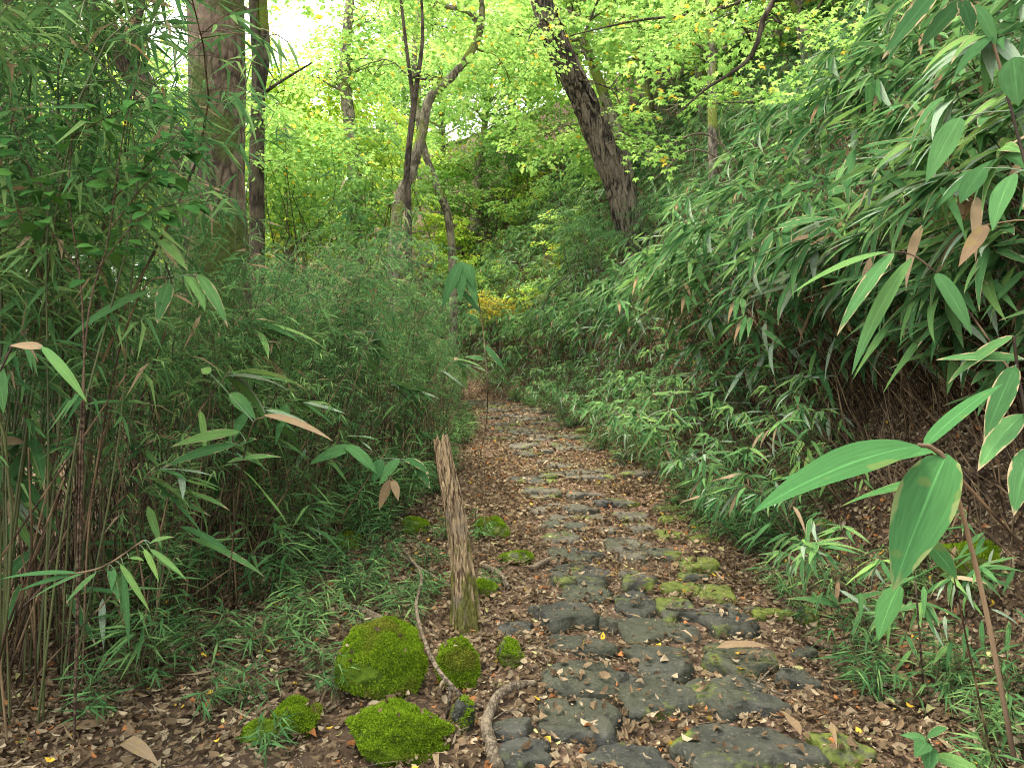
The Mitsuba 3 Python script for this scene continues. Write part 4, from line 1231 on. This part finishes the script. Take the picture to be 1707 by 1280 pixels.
def spray_template(r, n, leaf, size, L=1.0, W=0.55, flat=0.05):
    """A flat spray of leaves along a twig that runs along +x; unit length."""
    m = Mesh()
    x = r.uniform(0.05, 1, n) * L
    side = r.uniform(-1, 1, n)
    yy = side * W * (0.25 + 0.75 * np.sin(np.pi * np.clip(x / L, 0, 1) ** 0.8)) * 0.9
    O = np.stack([x, yy, r.normal(0, flat, n) - 0.10 * x ** 2], -1)
    ang = np.sign(side) * r.uniform(0.2, 1.3, n)
    D = np.stack([np.cos(ang), np.sin(ang), r.uniform(-0.5, 0.15, n)], -1)
    m.scatter(leaf, O, frames(D, (0, 0, 1), r.normal(0, 0.35, n)), r.uniform(0.75, 1.25, n) * size, np.arange(n))
    return m.arrays()


def crown(r, clusters, per, tmpls, size, flat=0.5, mesh=None):
    """Sprays spread through the volumes (centre, radius) so that gaps and layers stay between them."""
    m = mesh or Mesh()
    for c, R in clusters:
        n = max(2, int(per * R * R))
        d = unit(r.normal(size=(n, 3)) * [1, 1, 0.7])
        rad = R * r.uniform(0.25, 1.0, n) ** 0.6
        O = np.asarray(c) + d * rad[:, None] * [1, 1, flat]
        out = unit(d * [1, 1, 0.3] + r.normal(0, 0.45, (n, 3)) * [1, 1, 0.35])
        Rm = frames(out, (0, 0, 1), r.normal(0, 0.35, n))
        S = r.uniform(0.7, 1.25, n) * size
        w = r.integers(0, len(tmpls), n)
        for k, t in enumerate(tmpls):
            q = w == k
            m.scatter(t, O[q] - out[q] * S[q, None] * 0.5, Rm[q], S[q], r.integers(0, 3900, q.sum()))
    return m


SPR_FAR = [spray_template(np.random.default_rng(500 + k), 34, OVAL, 0.145) for k in range(4)]
SPR_MID = [spray_template(np.random.default_rng(520 + k), 56, OVAL, 0.10) for k in range(4)]
SPR_NEAR = [spray_template(np.random.default_rng(540 + k), 42, MAPLE, 0.125) for k in range(4)]
NEEDLE = diamond(0.10, 0.02, 0.1, 0.3)
SPR_NEEDLE = [spray_template(np.random.default_rng(560 + k), 110, NEEDLE, 0.11, W=0.45, flat=0.03) for k in range(3)]


def limb_pts(r, a, b, sag=0.15):
    a, b = np.asarray(a, float), np.asarray(b, float)
    L = np.linalg.norm(b - a)
    q1 = a + (b - a) * 0.35 + r.normal(0, 0.08, 3) * L + [0, 0, sag * L]
    q2 = a + (b - a) * 0.7 + r.normal(0, 0.07, 3) * L + [0, 0, sag * L * 0.8]
    return spline([a, q1, q2, b], 10)


def tree(label, trunk, radii, clusters, per=6, tm=None, leaf='leaf_canopy', bark='bark_grey', name='tree', size=1.0, seed=1, sides=12, limbs=True, bump=0.12, n=30, start=0.35, flare=None, extra=(), group=None):
    r = np.random.default_rng(700 + seed)
    t = thing(name, label, 'tree', group)
    m = Mesh()
    c = spline(trunk, n)
    rad = ramp(n, *radii)
    if flare:
        rad = rad * (1 + flare * np.exp(-np.linspace(0, 1, n) * 14))
    m.tube(c, rad, sides, bump=bump, seed=seed, bumpf=(10, 1.6))
    part(t, 'trunk', m.shape(bark, smooth=True))
    if bark == 'bark_shaggy':
        m = Mesh()
        for k in range(150):
            i = int(r.integers(2, 46))
            a, L, w = r.uniform(0, 6.28), int(r.integers(3, 8)), r.uniform(0.03, 0.07)
            pts = c[i:i + L + 1]
            if len(pts) < 3:
                continue
            lift = np.linspace(0.0, 1, len(pts))[::r.choice([-1, 1])] ** 2 * r.uniform(0.02, 0.07)
            e1, e2 = np.array([math.cos(a), math.sin(a), 0]), np.array([-math.sin(a), math.cos(a), 0])
            ctr = pts + e1 * (rad[i:i + len(pts), None] * 1.03 + lift[:, None] + 0.004)
            wd = (w * (0.5 + 0.5 * np.sin(np.linspace(0.4, 2.8, len(pts)))))[:, None]
            v = np.concatenate([ctr - e2 * wd - e1 * 0.01, ctr + e1 * 0.008, ctr + e2 * wd - e1 * 0.01, ctr - e1 * 0.02])
            n_ = len(pts)
            f = []
            for q in range(n_ - 1):
                for A, B in ((0, 1), (1, 2), (2, 3), (3, 0)):
                    f += [[A * n_ + q, B * n_ + q, B * n_ + q + 1], [A * n_ + q, B * n_ + q + 1, A * n_ + q + 1]]
            m.add(v, f)
        part(t, 'bark_strips', m.shape(bark, smooth=False), stuff=True)
    for pts, r0, r1 in extra:
        q = spline(pts, 16)
        m = Mesh()
        m.tube(q, ramp(16, r0, r1), 8, bump=0.1, seed=seed, bumpf=(8, 3))
        part(t, 'limb', m.shape(bark, smooth=True))
    if clusters:
        if limbs:
            m = Mesh()
            i0 = int(start * n)
            cand, crad = [c[i0:]], [rad[i0:]]
            for pts, r0, r1 in extra:
                cand.append(spline(pts, 16)[3:])
                crad.append(ramp(16, r0, r1)[3:])
            cand, crad = np.vstack(cand), np.concatenate(crad)
            for cc, R in clusters:
                i = int(np.argmin(np.linalg.norm(cand + [0, 0, 0.3] - cc, axis=1)))
                rr = min(crad[i] * 0.5, 0.05)
                lp = limb_pts(r, cand[i], cc)
                m.tube(lp, ramp(10, rr, rr * 0.35, min(rr * 0.3, 0.008)), 5, cap=False)
                for k in range(int(3 + 2 * R)):
                    e = cc + r.normal(0, 0.55, 3) * R * [1, 1, 0.5]
                    m.tube(limb_pts(r, lp[r.integers(5, 10)], e, 0.05)[::2], ramp(5, min(rr, 0.010), 0.003), 3, cap=False)
            part(t, 'limbs', m.shape(bark, smooth=True), stuff=True)
        part(t, 'crown', crown(r, clusters, per, tm or SPR_FAR, size).shape(leaf, smooth=False), stuff=True)
    return t


def blobs(r, c, ext, n, R):
    """n crown clusters in an ellipsoid."""
    d = unit(r.normal(size=(n, 3)))
    q = np.asarray(c) + d * (r.uniform(0.15, 1, n) ** 0.5)[:, None] * np.asarray(ext)
    return [(q[i], R * r.uniform(0.75, 1.25)) for i in range(n)]


tz = np.random.default_rng(61)
# the big trunk on the left, its crown above the picture
b = base_at(-2.38, 6.0)
tree('thick straight tree trunk with mossy brown bark standing in the left thicket', [b, b + [0.03, 0, 1.2], at(362, 300, 6), at(361, 0, 6), [-2.4, 6, 6.5], [-2.2, 6.2, 9.5]], [0.34, 0.255, 0.218, 0.218, 0.21, 0.16],
     blobs(tz, (-3.2, 6.5, 10.6), (3.4, 4.0, 1.6), 15, 1.2), 6, SPR_FAR, bark='bark_big', sides=40, n=60, bump=0.09, flare=0.25, start=0.7, seed=1, name='tree', leaf='leaf_canopy_cool', size=1.15)
# leaning shaggy tree
b = at(1068, 445, 16)
tree('leaning tree with dark shaggy peeling bark on the right bank', [b - [-0.25, 0, 1.3], b, at(1030, 310, 15.9), at(985, 195, 15.8), at(938, 95, 15.6), at(902, 0, 15.5), [0.0, 15.3, 12.0]], [0.36, 0.31, 0.285, 0.28, 0.25, 0.22, 0.17],
     [(at(880, 70, 13.5), 0.6), (at(830, 45, 14), 0.9), (at(960, 0, 14), 0.6), (at(1040, 190, 15), 0.5)] + blobs(tz, (1.6, 15.6, 11.8), (2.0, 2.0, 1.0), 4, 1.1), 8, SPR_MID, bark='bark_shaggy', sides=40, n=60, bump=0.16, start=0.6, seed=2, leaf='leaf_canopy', size=1.0)
# curved tree in the middle
d = 14.0
b = at(660, 372, d)
tree('slim tree with a mossy foot and a pale limb bending up to the right', [[b[0] - .15, d, ground(b[0], d) - 0.1], b, at(685, 290, d), at(704, 220, d), at(716, 165, d), at(752, 130, d), at(788, 82, d), at(803, 35, d), at(800, -20, d)],
     [0.13, 0.11, 0.10, 0.092, 0.085, 0.076, 0.07, 0.065, 0.05], [(at(640, 60, d), 1.2), (at(560, 30, d), 1.2), (at(780, -20, d), 1.3), (at(720, 60, d + 1), 1.0), (at(560, 130, d), 1.0), (at(630, -40, d), 1.3), (at(850, 130, d + 1), 1.0), (at(680, -60, d), 1.2)], 8, SPR_MID, bark='bark_grey',
     extra=[([at(800, 45, d), at(782, 20, d), at(740, 10, d), at(690, -10, d)], 0.07, 0.03)], start=0.6, seed=3, sides=16)
d = 12.5
b = at(681, 365, d)
tree('thin forked sapling in front of the bending tree', [[b[0], d, ground(b[0], d) - 0.1], b, at(678, 290, d), at(690, 175, d), at(704, 70, d), at(702, -10, d), at(700, -60, d)], [0.06, 0.058, 0.055, 0.05, 0.03, 0.02, 0.012],
     [(at(640, -30, d), 0.8), (at(720, -40, d), 0.9), (at(735, 130, d), 0.45)], 8, SPR_MID, bark='bark_dark', extra=[([at(690, 175, d), at(680, 100, d), at(668, 0, d), at(660, -60, d)], 0.04, 0.015)], start=0.6, seed=4, sides=8, bump=0.05)
# left back trees
d = 9.0
tree('dark leaning tree behind the left thicket with a side limb', [base_at((330 - 853) / F * d, d), at(300, 300, d), at(262, 190, d), at(205, 95, d), at(140, -10, d), at(90, -120, d)], [0.20, 0.18, 0.16, 0.15, 0.13, 0.10],
     [(at(100, 40, d), 0.8), (at(40, 90, d + 1), 0.9), (at(160, -60, d), 1.2), (at(20, -40, d), 1.2), (at(300, -80, d), 1.1), (at(60, 170, d + 1.5), 0.7)], 9, SPR_MID, bark='bark_dark', leaf='leaf_canopy_cool',
     extra=[([at(232, 145, d), at(222, 70, d), at(236, 0, d), at(245, -80, d)], 0.07, 0.04)], start=0.5, seed=5, sides=16)
d = 11.0
tree('dark forked trunk just right of the thick left trunk', [base_at((430 - 853) / F * d, d), at(428, 300, d), at(430, 160, d), at(428, 80, d), at(422, -10, d), at(420, -80, d)], [0.12, 0.11, 0.10, 0.08, 0.075, 0.06],
     [(at(410, -60, d), 1.0), (at(330, -20, d + 1), 1.0), (at(470, 170, d + 1), 0.6), (at(440, 270, d - 0.6), 0.5), (at(425, 180, d - 0.5), 0.35), (at(290, 110, d + 2), 0.9)], 8, SPR_MID, bark='bark_dark', extra=[([at(430, 160, d), at(442, 90, d), at(438, 0, d), at(440, -60, d)], 0.09, 0.05), ([at(434, 160, d), at(470, 135, d), at(520, 105, d)], 0.03, 0.012)], start=0.5, seed=6)
d = 8.0
tree('dark trunk at the left edge behind the leaves', [base_at((10 - 853) / F * d, d), at(12, 300, d), at(15, 100, d), at(18, -60, d)], [0.14, 0.13, 0.12, 0.1], [(at(-20, 60, d), 0.9), (at(60, -40, d), 1.0)], 8, SPR_MID, bark='bark_dark', leaf='leaf_canopy_cool', start=0.5, seed=7)
d = 18.0
tree('grey vine covered trunk farther back left of the bending tree', [base_at((590 - 853) / F * d, d), at(592, 340, d), at(588, 250, d), at(575, 120, d), at(585, -20, d)], [0.2, 0.18, 0.17, 0.14, 0.1], blobs(tz, at(560, 60, 18), (1.8, 1.5, 1.6), 10, 1.0), 7, SPR_FAR, leaf='leaf_canopy', start=0.5, seed=8)
tree('slanting grey trunk right behind the bending tree', [base_at((757 - 853) / F * d, d), at(752, 400, d), at(728, 310, d), at(705, 240, d), at(690, 120, d), at(700, -20, d)], [0.11, 0.10, 0.09, 0.08, 0.07, 0.05], blobs(tz, at(740, 0, 18.5), (1.6, 1.2, 1.0), 7, 0.9), 7, SPR_FAR, leaf='leaf_canopy', start=0.5, seed=9)
d = 13.0
x = (1190 - 853.5) / F * d
tree('thin pale sapling trunk standing upright on the right bank', [base_at(x, d), at(1188, 230, d), at(1186, 100, d), at(1180, -20, d)], [0.09, 0.085, 0.075, 0.06], [(at(1120, 60, d), 0.9), (at(1230, 20, d), 0.9), (at(1150, -40, d), 1.1), (at(1290, 60, d), 0.7)], 8, SPR_MID, start=0.6, seed=10, sides=8)
# a maple that stands on the bank right of the picture and reaches over the path
b = base_at(5.6, 6.6)
tree('maple whose dark boughs with backlit yellow green leaves reach in from the upper right', [b, b + [-0.3, 0, 1.5], b + [-0.8, -.2, 3.2], b + [-1.8, -1.6, 5.0]], [0.2, 0.18, 0.15, 0.1],
     [(at(1180, 95, 6.4), 0.36), (at(1105, 190, 6.6), 0.34), (at(1060, 245, 6.7), 0.26), (at(1250, 60, 6.4), 0.40), (at(1310, 40, 6.6), 0.45), (at(1150, 20, 6.6), 0.5), (at(1070, 50, 6.9), 0.42), (at(1030, 5, 7), 0.4), (at(1330, 120, 6.8), 0.35), (at(1240, 150, 6.8), 0.30), (at(900, 30, 7.5), 0.28),
      (at(1180, 170, 6.8), 0.30), (at(1120, 130, 6.8), 0.3)]
     + blobs(tz, (2.4, 2.6, 8.6), (3.2, 3.0, 1.0), 15, 1.1), 22, SPR_NEAR, bark='bark_dark', leaf='leaf_canopy', size=0.55, seed=11, start=0.3,
     extra=[([b + [-0.8, -.2, 3.2], at(1400, -60, 6.4), at(1290, 0, 6.3), at(1258, 85, 6.3), at(1225, 118, 6.3), at(1175, 150, 6.4), at(1130, 190, 6.5)], 0.035, 0.006), ([at(1300, -20, 6.4), at(1180, 20, 6.6), at(1060, 35, 6.8), at(950, 60, 7)], 0.02, 0.006)])

# trees that fill the slopes behind
fr = np.random.default_rng(71)
FAR = [  # x, y, height, crown half-width, leaf, lean
    (-1.5, 28, 9, 2.6, 'leaf_canopy', 0.3), (2.8, 27, 8, 2.6, 'leaf_canopy', -0.4), (4.5, 24, 8, 2.8, 'leaf_canopy', -0.5), (-5.0, 28, 10, 2.6, 'leaf_canopy_yellow', 0.2), (-8, 25, 10, 2.8, 'leaf_canopy', 0.2),
    (-11.5, 24, 11, 3.0, 'leaf_canopy_cool', 0), (-6.0, 20, 9, 2.4, 'leaf_canopy_yellow', 0), (-9.5, 18, 9.5, 2.4, 'leaf_canopy_yellow', 0.2), (-13, 19, 10, 2.6, 'leaf_canopy', 0.3), (0, 30, 9, 3.0, 'leaf_canopy', 0), (4, 30, 9, 3.0, 'leaf_canopy_cool', 0), (8, 28, 9, 3.0, 'leaf_canopy', -0.5),
    (8, 20, 7, 2.6, 'leaf_canopy', -0.8), (6.5, 16, 6, 2.2, 'leaf_canopy', -0.8), (-3, 32, 10, 3.0, 'leaf_canopy_cool', 0), (-14, 30, 13, 3.4, 'leaf_canopy', 0), (-18, 28, 13, 3.4, 'leaf_canopy_cool', 0), (-20, 22, 11, 3.0, 'leaf_canopy', 0), (-10, 36, 12, 3.4, 'leaf_canopy', 0), (-5, 40, 12, 3.6, 'leaf_canopy_yellow', 0), (2, 40, 11, 3.6, 'leaf_canopy', 0),
    (12, 24, 8, 3.0, 'leaf_canopy_cool', 0), (13, 32, 9, 3.2, 'leaf_canopy', 0), (9, 13, 6, 2.2, 'leaf_canopy_cool', -0.6), (3.2, 19, 7.5, 2.2, 'leaf_canopy', -0.9), (-12, 31, 12, 3.4, 'leaf_canopy', 0), (-6.5, 33, 12, 3.2, 'leaf_canopy', 0.3), (-16, 38, 14, 3.6, 'leaf_canopy', 0), (0, 50, 13, 4, 'leaf_canopy', 0), (-7, 48, 14, 4, 'leaf_canopy_cool', 0), (5.5, 21, 6.5, 2.4, 'leaf_canopy', -0.5), (6, 33, 9, 3.0, 'leaf_canopy', 0), (10.5, 18, 6, 2.3, 'leaf_canopy', -0.6), (13, 19, 6, 2.4, 'leaf_canopy', -0.6), (15.5, 24, 6, 2.6, 'leaf_canopy_cool', -0.5), (11, 15, 5, 2.0, 'leaf_canopy', -0.6), (7.5, 24, 7, 2.4, 'leaf_canopy', -0.6), (17, 30, 7, 3.0, 'leaf_canopy', 0), (-24, 34, 14, 3.8, 'leaf_canopy', 0), (-18, 40, 14, 4, 'leaf_canopy', 0), (10, 42, 10, 3.8, 'leaf_canopy', 0)]
for k, (x, y, h, w, lf, ln) in enumerate(FAR):
    b = base_at(x, y)
    tp = b + [ln * h * 0.35, 0, h]
    hue = {'leaf_canopy': 'bright green', 'leaf_canopy_yellow': 'yellow green', 'leaf_canopy_cool': 'cool green'}[lf]
    spot = x / y
    place_ = ('behind the left bamboo thicket, left of the thick trunk' if spot < -0.44 else 'seen between the thick trunk and the bending tree' if spot < -0.15 else 'seen between the bending tree and the leaning tree' if spot < 0.1
              else 'high on the right bank behind the leaning tree')
    tree(hue + ' broadleaf tree ' + ('far back ' if y > 29 else '') + place_,
         [b, b + [ln * h * 0.05, 0, h * 0.3], b + [ln * h * 0.18, 0, h * 0.65], tp], [0.20, 0.17, 0.12, 0.05],
         blobs(fr, b + [ln * h * 0.22, -0.3, h * 0.66], (w, w, h * 0.40), int(22 + w * 3), 1.05), 6.8, SPR_FAR, leaf=lf, seed=30 + k, sides=8, start=0.2, size=1.05, group=hue + ' trees ' + place_)


# ------------------------------------------------------------------ shrubs
def shrub(label, c, ext, n, R, tm, leaf, per=8, size=0.6, seed=1, name='shrub', group=None):
    r = np.random.default_rng(800 + seed)
    t = thing(name, label, 'shrub', group)
    cl = blobs(r, c, ext, n, R)
    m = Mesh()
    foot = np.array([c[0], c[1], float(ground(c[0], c[1])) - 0.05])
    for cc, RR in cl:
        m.tube(limb_pts(r, foot + r.normal(0, 0.06, 3) * [1, 1, 0], cc, 0.05), ramp(10, 0.018, 0.004), 4, cap=False)
    part(t, 'stems', m.shape('bark_dark', smooth=True), stuff=True)
    part(t, 'foliage', crown(r, cl, per, tm, size).shape(leaf, smooth=False), stuff=True)
    return t


SPR_SM = [spray_template(np.random.default_rng(580 + k), 44, OVAL, 0.13) for k in range(3)]
shrub('small shrub with golden yellow leaves at the bend of the path', at(826, 515, 21), (0.62, 0.45, 0.28), 8, 0.42, SPR_SM, 'leaf_gold', 30, 0.5, 1)
shrub('dark feathery conifer sapling left of the leaning tree', at(975, 395, 15.5), (1.1, 0.7, 0.5), 12, 0.6, SPR_NEEDLE, 'leaf_needle', 14, 0.7, 2)
shrub('dark feathery conifer bush right of the leaning tree', at(1130, 330, 15), (0.9, 0.6, 0.6), 9, 0.55, SPR_NEEDLE, 'leaf_needle', 14, 0.7, 3)
shrub('light green bush above the bend of the path', at(850, 430, 26), (2.0, 1.0, 1.9), 24, 0.9, SPR_SM, 'leaf_canopy', 12, 0.7, 4)
shrub('pale yellow green bush in front of the slope', at(770, 420, 27), (1.4, 0.9, 1.4), 14, 0.9, SPR_SM, 'leaf_canopy_yellow', 12, 0.7, 5)
shrub('cool green bush behind the thicket under the bending tree', at(770, 330, 29), (1.8, 1.0, 1.5), 14, 1.0, SPR_SM, 'leaf_canopy_cool', 10, 0.8, 6)
for k, (px, py, dd) in enumerate([(520, 330, 16), (450, 260, 15), (560, 250, 20), (620, 300, 17), (300, 250, 13), (180, 260, 12), (60, 280, 12), (640, 180, 21), (480, 160, 18), (860, 290, 27), (930, 240, 27), (890, 340, 27), (960, 300, 24)]):
    shrub(['cool green', 'bright green', 'yellow green'][k % 3] + ' leafy bush ' + ('behind the left bamboo, left of the thick trunk' if px < 340 else 'between the thick trunk and the bending tree' if px < 660 else 'on the slope left of the leaning tree'), at(px, py, dd), (1.5, 1.0, 1.2), 12, 0.85, SPR_SM, ['leaf_canopy_cool', 'leaf_canopy', 'leaf_canopy_yellow'][k % 3], 8, 0.8, 10 + k, group='leafy bushes behind the bamboo')


for k, (px, py, w) in enumerate([(858, 560, 0.9), (905, 525, 1.0), (948, 500, 1.0), (880, 480, 1.1), (930, 455, 1.1), (985, 470, 0.9), (840, 520, 1.0), (820, 470, 1.2), (900, 420, 1.3), (970, 400, 1.2), (1015, 440, 0.9)]):
    p = on_ground(px, py)
    shrub('low ' + ['bright green', 'yellow green', 'cool green'][k % 3] + ' bush on the slope beyond the bend of the path', p + [0, 0, 0.45 * w], (0.85 * w, 0.6 * w, 0.5 * w), 9, 0.5 * w, SPR_SM, ['leaf_canopy', 'leaf_canopy_yellow', 'leaf_canopy_cool'][k % 3], 14, 0.55, 40 + k,
          group=['bright green', 'yellow green', 'cool green'][k % 3] + ' low bushes beyond the bend of the path')


# broadleaf shrub close on the left, leaf by leaf
def broadleaf():
    r = np.random.default_rng(91)
    t = thing('broadleaf_shrub', 'shrub with rounded dark green leaves at the left above the bamboo', 'shrub')
    d = 2.6
    foot = base_at(-1.62, 2.75)
    stems = [[foot, at(140, 600, d), at(115, 330, d), at(118, 215, d), at(75, 175, d)], [foot, at(140, 600, d), at(180, 400, d), at(210, 200, d), at(262, 20, d)],
             [at(115, 330, d), at(60, 300, d), at(15, 190, d)], [at(185, 380, d), at(250, 300, d), at(330, 245, d)], [at(160, 450, d), at(240, 360, d), at(330, 330, d)],
             [at(118, 230, d), at(190, 190, d), at(240, 165, d)], [at(130, 450, d), at(70, 370, d), at(0, 340, d)], [at(190, 330, d), at(260, 260, d), at(310, 210, d)]]
    tm = [oval_leaf(5, 0.62, 0.4), oval_leaf(5, 0.55, 0.7), oval_leaf(5, 0.68, 0.2)]
    for k, s in enumerate(stems):
        c = spline(s, 24)
        m = Mesh()
        m.tube(c, ramp(24, 0.0045 if k < 2 else 0.003, 0.0012), 5)
        part(t, 'stem', m.shape('stick_dark', smooth=True))
        n = 30 if k < 2 else 24
        for q in range(n):
            i = r.integers(9 if k < 2 else 4, 23)
            if k == 1 and i > 18:
                continue
            o = c[i]
            a = r.uniform(-2.6, 2.6)
            L = r.uniform(0.050, 0.080)
            dv = np.array([math.cos(a), math.sin(a) * 0.8, r.uniform(-0.45, 0.2)])
            o2 = o + unit(dv) * r.uniform(0.02, 0.07)
            m = Mesh()
            m.tube(np.array([o, (o + o2) / 2, o2]), [0.0012, 0.001, 0.0008], 3, cap=False)
            m.scatter(tm[r.integers(3)], o2[None], frames(dv, unit(np.array([0, -0.5, 1]) + r.normal(0, 0.25, 3))), np.array([L]), r.integers(0, 4000, 1))
            part(t, 'leaf', m.shape('leaf_shrub', smooth=True))


broadleaf()

# bare dead twigs on the right bank
tw = np.random.default_rng(95)
for k, (pts, lab) in enumerate([([at(1270, 330, 10.5), at(1180, 225, 10.5), at(1080, 262, 10.8)], 'bare pale dead bough sticking out of the bank beside the leaning tree'),
                                ([at(1260, 170, 11), at(1170, 172, 11), at(1110, 176, 11)], 'straight pale dead stick poking left from the bank'),
                                ([at(1250, 300, 11), at(1160, 250, 11.2), at(1090, 300, 11.4)], 'lower pale dead bough beside the leaning tree')]):
    c = spline(pts, 20)
    t = thing('dead_bough', lab, 'branch')
    m = Mesh()
    m.tube(c, ramp(20, 0.022, 0.006), 6)
    part(t, 'wood', m.shape('stick', smooth=True))
    for q in range(9):
        i = tw.integers(4, 19)
        e = c[i] + tw.normal(0, 0.35, 3) + [-0.15, 0, -0.1]
        m = Mesh()
        m.tube(limb_pts(tw, c[i], e, 0.05)[::2], ramp(5, 0.007, 0.002), 4)
        part(t, 'twig', m.shape('stick', smooth=True))

for k in list(scene):
    if isinstance(scene[k], dict) and scene[k].get('type') == 'shapegroup':
        scene[k]['id'] = k
